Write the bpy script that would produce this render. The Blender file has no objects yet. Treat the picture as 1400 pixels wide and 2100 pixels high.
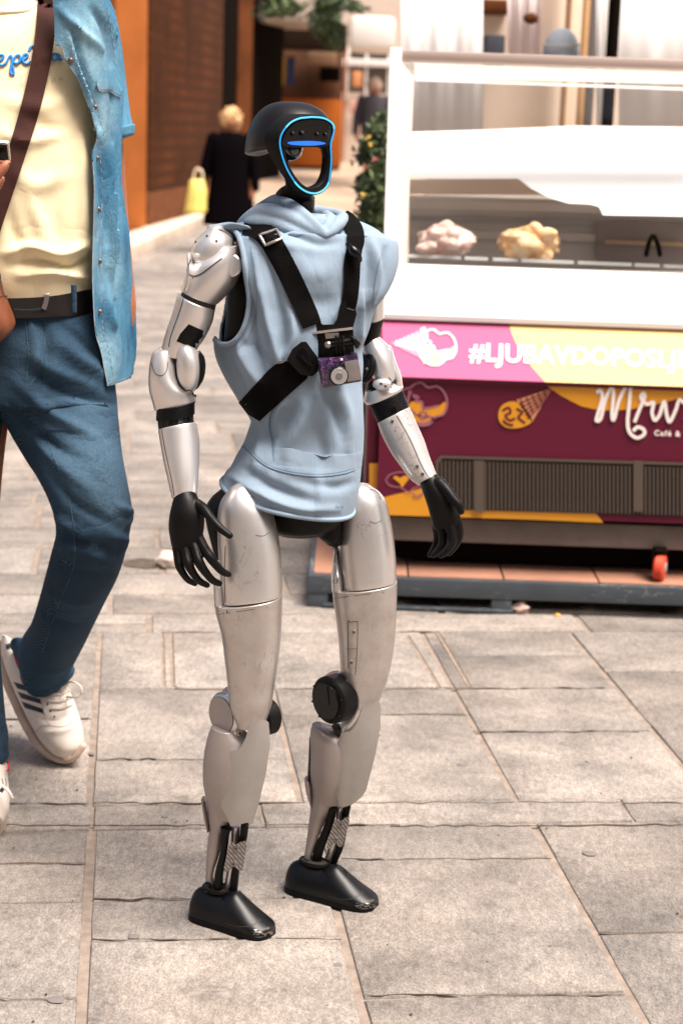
import bpy, bmesh, math, random
import numpy as np
from mathutils import Vector, Matrix, noise
from mathutils.bvhtree import BVHTree
from mathutils.geometry import delaunay_2d_cdt
random.seed(7); rng = np.random.default_rng(7)
S = bpy.context.scene
COL = S.collection
# ------------------------------------------------------------------ camera
F = 3500.0; CH = 1.28
PITCH = math.atan((1050-259)/F); ROLL = 0.035
cd = bpy.data.cameras.new('camera'); cam = bpy.data.objects.new('camera', cd); COL.objects.link(cam)
cam.location = (0, 0, CH)
RM = Matrix.Rotation(math.pi/2-PITCH, 3, 'X') @ Matrix.Rotation(ROLL, 3, 'Z')
cam.rotation_euler = RM.to_euler()
cd.sensor_fit = 'VERTICAL'; cd.sensor_height = 36; cd.sensor_width = 24; cd.lens = 36*F/2100
cd.clip_start = 0.05; cd.clip_end = 400
cd.dof.use_dof = True; cd.dof.focus_distance = 2.63; cd.dof.aperture_fstop = 5.4
S.camera = cam
# ------------------------------------------------------------------ light
SUN_EL, SUN_AZ = math.radians(67), math.radians(128)   # azimuth from +Y towards +X: behind the camera, to the right
w = bpy.data.worlds.new('World'); S.world = w; w.use_nodes = True
nt = w.node_tree; bg = nt.nodes['Background']; sk = nt.nodes.new('ShaderNodeTexSky')
sk.sky_type = 'NISHITA'; sk.sun_disc = False; sk.sun_elevation = SUN_EL; sk.sun_rotation = SUN_AZ
sk.air_density = 1.0; sk.dust_density = 6.0; sk.ozone_density = 0.3
wm = nt.nodes.new('ShaderNodeMix'); wm.data_type = 'RGBA'; wm.blend_type = 'MULTIPLY'; wm.inputs[0].default_value = 1; wm.inputs[7].default_value = (1, .93, .86, 1)
nt.links.new(sk.outputs[0], wm.inputs[6]); nt.links.new(wm.outputs[2], bg.inputs[0]); bg.inputs[1].default_value = 0.09
sd = bpy.data.lights.new('sun', 'SUN'); sd.energy = 3.9; sd.angle = math.radians(32); sd.color = (1, 0.935, 0.87)
sun = bpy.data.objects.new('sun', sd); COL.objects.link(sun)
sv = Vector((math.sin(SUN_AZ)*math.cos(SUN_EL), math.cos(SUN_AZ)*math.cos(SUN_EL), math.sin(SUN_EL)))
sun.rotation_euler = sv.to_track_quat('Z', 'Y').to_euler()
S.view_settings.view_transform = 'Standard'; S.view_settings.look = 'None'
S.view_settings.exposure = 1.05; S.view_settings.gamma = 1

# ------------------------------------------------------------------ pixel helpers (pixels of the 1400x2100 photo at a real depth)
RN = np.array(RM)
CO = np.array([0, 0, CH])
def ray(x, y): return RN @ np.array([(x-700)/F, -(y-1050)/F, -1.0])
def W(x, y, Y):
    d = ray(x, y); return CO + d*(Y/d[1])
def GP(x, y, z=0.0):
    d = ray(x, y); return CO + d*((z-CH)/d[2])
def PX(V):
    V = np.atleast_2d(V) - CO; c = V @ RN
    return np.stack([700+F*c[:, 0]/-c[:, 2], 1050-F*c[:, 1]/-c[:, 2]], 1)

# ------------------------------------------------------------------ materials
def lnk(t, a, b): t.links.new(a, b)
def mat(name, col, rough=.6, metal=0, var=0, vscale=8, col2=None, bump=0, bscale=60, coat=0, detail=4, stretch=None, spec=.5, sheen=0, alpha=1, trans=0, emit=None, estr=0, contrast=(.35, .65)):
    m = bpy.data.materials.new(name); m.use_nodes = True; t = m.node_tree
    b = t.nodes['Principled BSDF']
    b.inputs['Base Color'].default_value = (*col, 1); b.inputs['Roughness'].default_value = rough
    b.inputs['Metallic'].default_value = metal; b.inputs['Coat Weight'].default_value = coat
    b.inputs['Coat Roughness'].default_value = .12
    b.inputs['Specular IOR Level'].default_value = spec
    b.inputs['Transmission Weight'].default_value = trans; b.inputs['Alpha'].default_value = alpha
    if sheen: b.inputs['Sheen Weight'].default_value = sheen
    if emit: b.inputs['Emission Color'].default_value = (*emit, 1); b.inputs['Emission Strength'].default_value = estr
    tc = t.nodes.new('ShaderNodeTexCoord'); mp = t.nodes.new('ShaderNodeMapping'); lnk(t, tc.outputs['Object'], mp.inputs[0])
    if stretch: mp.inputs['Scale'].default_value = stretch
    if var or col2:
        n = t.nodes.new('ShaderNodeTexNoise'); n.inputs['Scale'].default_value = vscale; n.inputs['Detail'].default_value = detail
        n.inputs['Roughness'].default_value = .6
        lnk(t, mp.outputs[0], n.inputs['Vector'])
        r = t.nodes.new('ShaderNodeValToRGB'); r.color_ramp.elements[0].position, r.color_ramp.elements[1].position = contrast
        c2 = col2 or tuple(c*(1-var) for c in col)
        r.color_ramp.elements[0].color = (*c2, 1); r.color_ramp.elements[1].color = (*col, 1)
        lnk(t, n.outputs['Fac'], r.inputs[0]); lnk(t, r.outputs[0], b.inputs['Base Color'])
    if bump:
        n2 = t.nodes.new('ShaderNodeTexNoise'); n2.inputs['Scale'].default_value = bscale; n2.inputs['Detail'].default_value = 3
        lnk(t, mp.outputs[0], n2.inputs['Vector'])
        bp = t.nodes.new('ShaderNodeBump'); bp.inputs['Strength'].default_value = bump; bp.inputs['Distance'].default_value = .004
        lnk(t, n2.outputs['Fac'], bp.inputs['Height']); lnk(t, bp.outputs[0], b.inputs['Normal'])
    m['b'] = 1
    return m
def add_scratch(m, amount=.5, scale=30, col=(.09, .075, .065), stretch=(1, 1, .25), zone=4, lo=.60):
    """thin dark scuffs and hairline scratches of a shape of their own, mixed over the base colour"""
    t = m.node_tree; b = t.nodes['Principled BSDF']
    src = b.inputs['Base Color'].links[0].from_socket if b.inputs['Base Color'].links else None
    base = tuple(b.inputs['Base Color'].default_value)
    tc = t.nodes.new('ShaderNodeTexCoord'); mp = t.nodes.new('ShaderNodeMapping'); lnk(t, tc.outputs['Object'], mp.inputs[0])
    mp.inputs['Rotation'].default_value = (.5, .3, .9); mp.inputs['Scale'].default_value = stretch
    n = t.nodes.new('ShaderNodeTexNoise'); n.inputs['Scale'].default_value = scale; n.inputs['Detail'].default_value = 5; n.inputs['Distortion'].default_value = .5
    lnk(t, mp.outputs[0], n.inputs[0])
    sb = t.nodes.new('ShaderNodeMath'); sb.operation = 'SUBTRACT'; sb.inputs[1].default_value = .5; lnk(t, n.outputs[0], sb.inputs[0])
    ab = t.nodes.new('ShaderNodeMath'); ab.operation = 'ABSOLUTE'; lnk(t, sb.outputs[0], ab.inputs[0])
    th = t.nodes.new('ShaderNodeMapRange'); th.inputs[1].default_value = .0; th.inputs[2].default_value = .009; th.inputs[3].default_value = 1; th.inputs[4].default_value = 0
    lnk(t, ab.outputs[0], th.inputs[0])
    z = t.nodes.new('ShaderNodeTexNoise'); z.inputs['Scale'].default_value = zone; z.inputs['Detail'].default_value = 3; lnk(t, tc.outputs['Object'], z.inputs[0])
    zr = t.nodes.new('ShaderNodeMapRange'); zr.inputs[1].default_value = lo-.08; zr.inputs[2].default_value = lo+.08; lnk(t, z.outputs[0], zr.inputs[0])
    mu = t.nodes.new('ShaderNodeMath'); mu.operation = 'MULTIPLY'; lnk(t, th.outputs[0], mu.inputs[0]); lnk(t, zr.outputs[0], mu.inputs[1])
    m2 = t.nodes.new('ShaderNodeMath'); m2.operation = 'MULTIPLY'; m2.inputs[1].default_value = amount; lnk(t, mu.outputs[0], m2.inputs[0])
    mx = t.nodes.new('ShaderNodeMix'); mx.data_type = 'RGBA'; lnk(t, m2.outputs[0], mx.inputs[0])
    if src: lnk(t, src, mx.inputs[6])
    else: mx.inputs[6].default_value = base
    mx.inputs[7].default_value = (*col, 1); lnk(t, mx.outputs[2], b.inputs['Base Color'])
    return m
def wave_mix(m, axis, scale, col, fac=.5, width=.1, dist=0, detail_scale=1, rot=(0, 0, 0), bump=0):
    """repeating lines (weave, ribs) mixed in"""
    t = m.node_tree; b = t.nodes['Principled BSDF']
    src = b.inputs['Base Color'].links[0].from_socket if b.inputs['Base Color'].links else None
    base = tuple(b.inputs['Base Color'].default_value)
    tc = t.nodes.new('ShaderNodeTexCoord'); mp = t.nodes.new('ShaderNodeMapping'); mp.inputs['Rotation'].default_value = rot
    lnk(t, tc.outputs['Object'], mp.inputs[0])
    wv = t.nodes.new('ShaderNodeTexWave'); wv.bands_direction = axis; wv.inputs['Scale'].default_value = scale; wv.inputs['Distortion'].default_value = dist
    wv.inputs['Detail Scale'].default_value = detail_scale
    lnk(t, mp.outputs[0], wv.inputs[0])
    mr = t.nodes.new('ShaderNodeMapRange'); mr.inputs[1].default_value = .5-width; mr.inputs[2].default_value = .5+width; mr.inputs[4].default_value = fac
    lnk(t, wv.outputs[1], mr.inputs[0])
    mx = t.nodes.new('ShaderNodeMix'); mx.data_type = 'RGBA'; lnk(t, mr.outputs[0], mx.inputs[0])
    if src: lnk(t, src, mx.inputs[6])
    else: mx.inputs[6].default_value = base
    mx.inputs[7].default_value = (*col, 1); lnk(t, mx.outputs[2], b.inputs['Base Color'])
    if bump:
        bp = t.nodes.new('ShaderNodeBump'); bp.inputs['Strength'].default_value = bump; bp.inputs['Distance'].default_value = .003
        old = b.inputs['Normal'].links[0].from_socket if b.inputs['Normal'].links else None
        lnk(t, wv.outputs[1], bp.inputs['Height'])
        if old: lnk(t, old, bp.inputs['Normal'])
        lnk(t, bp.outputs[0], b.inputs['Normal'])
    return m

def add_crease(m, scale, strength, dist, stretch=(1, 1, 1), ridged=True, warp=.6):
    t = m.node_tree; b = t.nodes['Principled BSDF']; tc = t.nodes.new('ShaderNodeTexCoord'); mp = t.nodes.new('ShaderNodeMapping'); mp.inputs['Scale'].default_value = stretch; mp.inputs['Rotation'].default_value = (.2, .5, .3)
    lnk(t, tc.outputs['Object'], mp.inputs[0]); n = t.nodes.new('ShaderNodeTexNoise'); n.inputs['Scale'].default_value = scale; n.inputs['Detail'].default_value = 3; n.inputs['Distortion'].default_value = warp; lnk(t, mp.outputs[0], n.inputs[0])
    out = n.outputs[0]
    if ridged:
        s_ = t.nodes.new('ShaderNodeMath'); s_.operation = 'SUBTRACT'; s_.inputs[1].default_value = .5; lnk(t, out, s_.inputs[0]); a_ = t.nodes.new('ShaderNodeMath'); a_.operation = 'ABSOLUTE'; lnk(t, s_.outputs[0], a_.inputs[0])
        p_ = t.nodes.new('ShaderNodeMath'); p_.operation = 'POWER'; p_.inputs[1].default_value = .6; lnk(t, a_.outputs[0], p_.inputs[0]); out = p_.outputs[0]
    bp = t.nodes.new('ShaderNodeBump'); bp.inputs['Strength'].default_value = strength; bp.inputs['Distance'].default_value = dist; lnk(t, out, bp.inputs['Height'])
    if b.inputs['Normal'].links: lnk(t, b.inputs['Normal'].links[0].from_socket, bp.inputs['Normal'])
    lnk(t, bp.outputs[0], b.inputs['Normal']); return m
def add_fade(m, spots, col, grain=120):
    """worn, bleached places of a garment: (x,y,z,radius) in the object's own space"""
    t = m.node_tree; b = t.nodes['Principled BSDF']; tc = t.nodes.new('ShaderNodeTexCoord')
    for x, y, z, r_, f_ in spots:
        src = b.inputs['Base Color'].links[0].from_socket
        v = t.nodes.new('ShaderNodeVectorMath'); v.operation = 'DISTANCE'; v.inputs[1].default_value = (x, y, z); lnk(t, tc.outputs['Object'], v.inputs[0])
        n = t.nodes.new('ShaderNodeTexNoise'); n.inputs['Scale'].default_value = grain; n.inputs['Detail'].default_value = 5; lnk(t, tc.outputs['Object'], n.inputs[0])
        mr = t.nodes.new('ShaderNodeMapRange'); mr.interpolation_type = 'SMOOTHSTEP'; mr.inputs[1].default_value = r_; mr.inputs[2].default_value = 0; mr.inputs[4].default_value = f_*2; lnk(t, v.outputs['Value'], mr.inputs[0])
        mu = t.nodes.new('ShaderNodeMath'); mu.operation = 'MULTIPLY'; mu.use_clamp = True; lnk(t, mr.outputs[0], mu.inputs[0]); lnk(t, n.outputs[0], mu.inputs[1])
        mx = t.nodes.new('ShaderNodeMix'); mx.data_type = 'RGBA'; lnk(t, mu.outputs[0], mx.inputs[0]); lnk(t, src, mx.inputs[6]); mx.inputs[7].default_value = (*col, 1); lnk(t, mx.outputs[2], b.inputs['Base Color'])
    return m

# ------------------------------------------------------------------ geometry (all in world coordinates until finished)
def nrm(v): v = np.asarray(v, float); return v/(np.linalg.norm(v)+1e-12)
def cr(P, sub):
    """Catmull-Rom through rows of P"""
    P = np.asarray(P, float); n = len(P)
    if n < 3 or sub <= 1: 
        if sub <= 1: return P
        return np.array([P[0]+(P[-1]-P[0])*k/sub for k in range(sub+1)]) if n == 2 else P
    Q = np.vstack([2*P[0]-P[1], P, 2*P[-1]-P[-2]]); out = []
    for i in range(1, n):
        a, b, c, d = Q[i-1], Q[i], Q[i+1], Q[i+2]
        for k in range(sub):
            t = k/sub
            out.append(.5*((2*b)+(-a+c)*t+(2*a-5*b+4*c-d)*t*t+(-a+3*b-3*c+d)*t**3))
    out.append(P[-1]); return np.array(out)
def rings(R, closed_ends=True):
    """R: list of (n,3) rings -> verts, faces with end caps"""
    n = len(R[0]); V = np.vstack(R); Fc = []
    for i in range(len(R)-1):
        for j in range(n):
            k = (j+1) % n
            Fc.append((i*n+j, i*n+k, (i+1)*n+k, (i+1)*n+j))
    if closed_ends:
        V = np.vstack([V, R[0].mean(0), R[-1].mean(0)]); a = len(V)-2; b = a+1; o = (len(R)-1)*n
        for j in range(n):
            k = (j+1) % n
            Fc.append((a, k, j)); Fc.append((b, o+j, o+k))
    return V, Fc
def loft(keys, n=28, sub=5, bev=.004, dome=0, open_=False, e=2.0):
    """keys (xl,yl,xr,yr,Y,t[,e[,dy]]): section from left to right photo edge at depth Y, half thickness t; dy tilts the right end deeper"""
    K = []
    for k in keys:
        xl, yl, xr, yr, Y, t = k[:6]; ee = k[6] if len(k) > 6 else e; dy = k[7] if len(k) > 7 else 0
        a, b = W(xl, yl, Y-dy/2), W(xr, yr, Y+dy/2)
        K.append([*((a+b)/2), *((b-a)/2), t, ee])
    K = cr(K, sub); C, U, T, E = K[:, :3], K[:, 3:6], K[:, 6], K[:, 7]
    tan = np.gradient(C, axis=0)
    # guard against overshoot
    R = []; th = np.linspace(0, 2*math.pi, n, endpoint=False)
    for i in range(len(K)):
        v = np.cross(nrm(tan[i]), nrm(U[i])); v = nrm(v)
        c, s = np.cos(th), np.sin(th); ex = 2/max(1.2, E[i])
        cc = np.sign(c)*np.abs(c)**ex; ss = np.sign(s)*np.abs(s)**ex
        R.append(C[i]+np.outer(cc, U[i])+np.outer(ss, v*max(T[i], 1e-4)))
    def capr(r, c, d, size, h):
        out = []; rad = np.linalg.norm(r-c, axis=1).min()
        for a in (.35, .7, 1.0, 1.25, 1.5):
            if h: sc = math.cos(a); off = h*math.sin(a)
            else: 
                if a > 1.05: break
                b = min(size, rad*.6); sc = 1-(b/rad)*(1-math.cos(a*math.pi/2)); off = b*math.sin(a*math.pi/2)
            out.append(c+(r-c)*sc+d*off)
        return out
    if not open_:
        d0 = nrm(C[0]-C[1]); d1 = nrm(C[-1]-C[-2])
        dm = dome if isinstance(dome, tuple) else (dome, dome)
        R = capr(R[0], C[0], d0, bev, dm[0])[::-1]+R+capr(R[-1], C[-1], d1, bev, dm[1])
    return rings(R, not open_)
def tube3(P, rad, n=10, closed=False, dome=True, flat=1, up=None):
    P = np.asarray(P, float); rad = np.broadcast_to(np.asarray(rad, float), (len(P),)).copy()
    m = len(P)
    if closed: tan = np.roll(P, -1, 0)-np.roll(P, 1, 0)
    else: tan = np.gradient(P, axis=0)
    R = []; u = None
    th = np.linspace(0, 2*math.pi, n, endpoint=False)
    for i in range(m):
        d = nrm(tan[i])
        if up is not None: u = nrm(np.cross(d, up))
        elif u is None:
            u = nrm(np.cross(d, (0, 0, 1) if abs(d[2]) < .9 else (1, 0, 0)))
        else: u = nrm(u-d*np.dot(u, d))
        v = np.cross(d, u)
        R.append(P[i]+rad[i]*(np.outer(np.cos(th), u)+flat*np.outer(np.sin(th), v)))
    if closed:
        V, Fc = rings(R, False); k = (m-1)*n
        for j in range(n):
            q = (j+1) % n; Fc.append((k+j, k+q, q, j))
        return V, Fc
    if dome:
        def cp(r, c, d, ra): return [c+(r-c)*math.cos(a)+d*ra*math.sin(a) for a in (.45, .9, 1.3)]
        R = cp(R[0], P[0], nrm(P[0]-P[1]), rad[0])[::-1]+R+cp(R[-1], P[-1], nrm(P[-1]-P[-2]), rad[-1])
    return rings(R)
def tube(pts, n=12, sub=4, flat=1):
    """pts (x,y,Y,r_px)"""
    K = cr([[*W(x, y, Y), r*Y/F] for x, y, Y, r in pts], sub)
    return tube3(K[:, :3], K[:, 3], n, flat=flat)
def cyl(c, axis, r, h, n=40, bev=.002, r2=None, prof=None):
    """solid of revolution about axis; prof = [(along, radius)]"""
    axis = nrm(axis); u = nrm(np.cross(axis, (0, 0, 1) if abs(axis[2]) < .9 else (1, 0, 0))); v = np.cross(axis, u)
    r2 = r if r2 is None else r2
    prof = prof or [(-h/2, r-bev), (-h/2+bev, r), (h/2-bev, r2), (h/2, r2-bev)]
    th = np.linspace(0, 2*math.pi, n, endpoint=False)
    return rings([np.asarray(c)+axis*a+q*(np.outer(np.cos(th), u)+np.outer(np.sin(th), v)) for a, q in prof])
def box(c, s, bev=.003, ax=None):
    """bevelled box, centre c, size s, axes ax (3 rows)"""
    bm = bmesh.new(); bmesh.ops.create_cube(bm, size=1)
    for v in bm.verts: v.co = Vector([v.co[i]*s[i] for i in range(3)])
    if bev: bmesh.ops.bevel(bm, geom=list(bm.edges), offset=min(bev, min(s)*.4), segments=2, profile=.6, affect='EDGES')
    V = np.array([v.co[:] for v in bm.verts]); Fc = [tuple(v.index for v in f.verts) for f in bm.faces]; bm.free()
    if ax is not None: V = V @ np.array([nrm(a) for a in ax])
    return V+np.asarray(c), Fc
def boxb(x0, x1, y0, y1, z0, z1, bev=.003): return box(((x0+x1)/2, (y0+y1)/2, (z0+z1)/2), (abs(x1-x0), abs(y1-y0), abs(z1-z0)), bev)
def ball(c, r, sub=3, nz=0, ns=5, seed=0, ax=None):
    bm = bmesh.new(); bmesh.ops.create_icosphere(bm, subdivisions=sub, radius=1)
    V = np.array([v.co[:] for v in bm.verts]); Fc = [tuple(v.index for v in f.verts) for f in bm.faces]; bm.free()
    if nz: V = np.array([p*(1+nz*noise.noise(Vector(p*ns)+Vector((seed*7.3, 0, 0)))) for p in V])
    V = V*np.asarray(r)
    if ax is not None: V = V @ np.array([nrm(a) for a in ax])
    return V+np.asarray(c), Fc
def inpoly(x, y, poly):
    c = False; n = len(poly); j = n-1
    for i in range(n):
        xi, yi = poly[i][:2]; xj, yj = poly[j][:2]
        if (yi > y) != (yj > y) and x < (xj-xi)*(y-yi)/(yj-yi+1e-12)+xi: c = not c
        j = i
    return c
def densify(poly, s, closed=True):
    out = []; n = len(poly)
    for i in range(n if closed else n-1):
        a = np.array(poly[i][:2], float); b = np.array(poly[(i+1) % n][:2], float); k = max(1, int(np.linalg.norm(b-a)/s))
        for q in range(k): out.append(a+(b-a)*q/k)
    if not closed: out.append(np.array(poly[-1][:2], float))
    return out
def patch(poly, fn, s=6, thick=.003, smooth=0, back=None):
    """filled outline laid over a surface fn(x,y)->3D, with thickness away from the viewer side"""
    if smooth: 
        P = np.array([p[:2] for p in poly]); P = np.vstack([P[-1:], P, P[:2]]); Q = cr(P, smooth)[smooth:-smooth]; poly = [tuple(q) for q in Q[:-1]]
    B = densify(poly, s); nb = len(B)
    xs = [p[0] for p in B]; ys = [p[1] for p in B]; I = []
    BB = np.array(B)
    for a in np.arange(min(xs)+s/2, max(xs), s):
        for b in np.arange(min(ys)+s/2, max(ys), s):
            if inpoly(a, b, B) and np.min(np.hypot(BB[:, 0]-a, BB[:, 1]-b)) > s*.45: I.append(np.array([a, b]))
    co = [Vector(p) for p in B+I]
    r = delaunay_2d_cdt(co, [(i, (i+1) % nb) for i in range(nb)], [], 1, 1e-6)
    v2 = [tuple(v) for v in r[0]]; fs = [tuple(f) for f in r[2]]
    V1 = np.array([fn(*p) for p in v2]); D = np.array([nrm(ray(*p)) for p in v2])
    if back is not None: D = np.broadcast_to(nrm(back), D.shape)
    n = len(V1); V = np.vstack([V1, V1+D*thick]); Fc = list(fs)+[tuple(n+i for i in f[::-1]) for f in fs]
    cnt = {}
    for f in fs:
        for i in range(3):
            e = (f[i], f[(i+1) % 3]); cnt[tuple(sorted(e))] = cnt.get(tuple(sorted(e)), [])+[e]
    for k, es in cnt.items():
        if len(es) == 1: a, b = es[0]; Fc.append((b, a, n+a, n+b))
    return V, Fc
def ribbonpoly(path, hw, sub=6):
    K = cr([[*p[:2], (p[2] if len(p) > 2 else hw)] for p in path], sub); P = K[:, :2]; h = K[:, 2]
    t = np.gradient(P, axis=0); t /= np.linalg.norm(t, axis=1)[:, None]; nn = np.stack([-t[:, 1], t[:, 0]], 1)
    return [tuple(p) for p in P+nn*h[:, None]]+[tuple(p) for p in (P-nn*h[:, None])[::-1]]
def strip(path, hw, fn, sub=6, ramp=0.0, closed=False, thick=0.0006):
    """narrow band following a pixel path over a surface (stitches, lettering, seams)"""
    if closed: path = list(path)+[path[0]]
    K = cr([[*p[:2], (p[2] if len(p) > 2 else hw)] for p in path], sub); P = K[:, :2]; h = K[:, 2]
    t = np.gradient(P, axis=0); t /= (np.linalg.norm(t, axis=1)[:, None]+1e-9); nn = np.stack([-t[:, 1], t[:, 0]], 1)
    V = []; Fc = []
    for i in range(len(P)):
        for s in (1, -1):
            q = P[i]+nn[i]*h[i]*s; p = fn(*q); d = nrm(ray(*q)); V.append(p-d*ramp*i); V.append(p+d*thick)
    for i in range(len(P)-1):
        a = i*4; b = a+4
        Fc += [(a, b, b+2, a+2), (a, a+1, b+1, b), (a+2, b+2, b+3, a+3)]
    return np.array(V), Fc
def bvh(*parts):
    V = []; Fc = []
    for p in parts:
        v, f = p.geo(); o = len(V); V += [tuple(q) for q in v]; Fc += [tuple(i+o for i in g) for g in f]
    T = BVHTree.FromPolygons(V, Fc)
    return T, float(np.median([v[1] for v in V]))
def surf(parts, off=.001, fallY=None):
    T, my = bvh(*parts)
    def fn(x, y):
        d = Vector(nrm(ray(x, y))); h = T.ray_cast(Vector(CO), d)
        if h[0] is not None: return np.array(h[0])-np.array(d)*off
        Y = fallY or my
        for _ in range(2):
            q = T.find_nearest(Vector(W(x, y, Y)))[0]; Y = q[1]
        return W(x, y, Y)-np.array(d)*off
    return fn
class Part:
    def __init__(s, name, parent=None, label=None, cat=None, group=None, kind=None):
        s.name, s.parent, s.V, s.Fc, s.M, s.mats = name, parent, [], [], [], []
        s.props = dict(label=label, category=cat, group=group, kind=kind); s.fin = None; s.ang = 38; s.n = 0; s.mods = []; ALL.append(s)
    def add(s, geo, m):
        V, Fc = geo
        if m not in s.mats: s.mats.append(m)
        k = s.mats.index(m); s.V.append(np.asarray(V, float)); s.Fc += [tuple(int(i)+s.n for i in f) for f in Fc]; s.M += [k]*len(Fc); s.n += len(V)
        return s
    def geo(s): return np.vstack(s.V), s.Fc
    def sculpt(s, strokes, maxd=3.0):
        """folds: strokes (path, width_px, height_m) push the side facing the viewer in or out"""
        V = np.vstack(s.V); N = np.zeros_like(V)
        for f in s.Fc:
            a, b, c = V[f[0]], V[f[1]], V[f[2]]; q = np.cross(b-a, c-a)
            for i in f: N[i] += q
        N /= (np.linalg.norm(N, axis=1)[:, None]+1e-12); P = PX(V); VD = V-CO; VD /= np.linalg.norm(VD, axis=1)[:, None]
        out = (N*VD).sum(1); front = np.clip(np.abs(out)*2.2, 0, 1)
        sgn = np.where(out > 0, -1, 1)[:, None]; D = N*sgn
        cen = V.mean(0)
        depth = (V[:, 1] < np.median(V[:, 1])+.03)
        dsp = np.zeros(len(V))
        for path, wd, h in strokes:
            Q = cr([list(p) for p in path], 6) if len(path) > 2 else np.array(densify(path, 6, False)); L = len(Q)
            A = Q[:-1]; B = Q[1:]-Q[:-1]; bb = (B**2).sum(1)+1e-9
            for lo in range(0, len(V), 4000):
                p = P[lo:lo+4000]; t = np.clip(((p[:, None]-A[None])*B[None]).sum(2)/bb, 0, 1)
                d = np.linalg.norm(p[:, None]-(A[None]+t[..., None]*B[None]), axis=2); j = d.argmin(1); dd = d[np.arange(len(p)), j]
                u = (j+t[np.arange(len(p)), j])/(L-1); tap = np.clip(np.sin(np.pi*np.clip(u*.86+.07, 0, 1)), 0, 1)**.7
                dsp[lo:lo+4000] += h*np.exp(-(dd/wd)**2)*tap
        V = V+D*(dsp*front*depth)[:, None]
        s.V = [V]; return s
    def done(s):
        me = bpy.data.meshes.new(s.name); V = np.vstack(s.V)
        par = s.parent.fin if isinstance(s.parent, Part) else s.parent
        org = np.zeros(3)
        if par is None:
            org = np.array([(V[:, 0].min()+V[:, 0].max())/2, (V[:, 1].min()+V[:, 1].max())/2, V[:, 2].min()]) if s.props['kind'] is None else np.zeros(3)
        else:
            q = par
            while q is not None: org = org+np.array(q.location); q = q.parent
        me.from_pydata([tuple(v) for v in V-org], [], s.Fc)
        for m in s.mats: me.materials.append(m)
        me.polygons.foreach_set('material_index', s.M); me.polygons.foreach_set('use_smooth', [True]*len(me.polygons))
        bm = bmesh.new(); bm.from_mesh(me); bmesh.ops.recalc_face_normals(bm, faces=bm.faces); bm.to_mesh(me); bm.free()
        me.set_sharp_from_angle(angle=math.radians(s.ang)); me.update()
        o = bpy.data.objects.new(s.name, me); COL.objects.link(o); s.fin = o
        if par is None: o.location = org
        else: o.parent = par
        for k, v in s.props.items():
            if v: o[k] = v
        for f in s.mods: f(o)
        return o
ALL = []
def mods_remesh(sz, it=4, fac=.5):
    def f(o):
        m = o.modifiers.new('r', 'REMESH'); m.mode = 'VOXEL'; m.voxel_size = sz; m.use_smooth_shade = True
        if it: s = o.modifiers.new('s', 'SMOOTH'); s.iterations = it; s.factor = fac
    return f
def thing(name, label, cat, loc, group=None):
    o = bpy.data.objects.new(name, None); COL.objects.link(o); o.location = tuple(float(c) for c in loc); o.empty_display_size = .05
    o['label'] = label; o['category'] = cat
    if group: o['group'] = group
    return o
def textgeo(s, bold=0, spacing=1):
    c = bpy.data.curves.new('t', 'FONT'); c.body = s; c.offset = bold; c.space_character = spacing; c.resolution_u = 3
    o = bpy.data.objects.new('t', c); COL.objects.link(o); dg = bpy.context.evaluated_depsgraph_get(); dg.update()
    me = o.evaluated_get(dg).to_mesh(); V = np.array([v.co[:2] for v in me.vertices]); Fc = [tuple(p.vertices) for p in me.polygons]
    o.evaluated_get(dg).to_mesh_clear(); COL.objects.unlink(o); bpy.data.objects.remove(o); bpy.data.curves.remove(c)
    return V, Fc
def textpx(s, x, y, dx, dy, h, fn, bold=0, spacing=1, width=None):
    """text with baseline start (x,y), direction (dx,dy) px, cap height h px"""
    V, Fc = textgeo(s, bold, spacing); V = V/.70*h; 
    if width: V[:, 0] *= width/(V[:, 0].max()-V[:, 0].min())
    l = math.hypot(dx, dy); a = np.array([dx, dy])/l; b = np.array([a[1], -a[0]])
    return np.array([fn(*(np.array([x, y])+a*v[0]+b*v[1])) for v in V]), Fc
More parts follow.
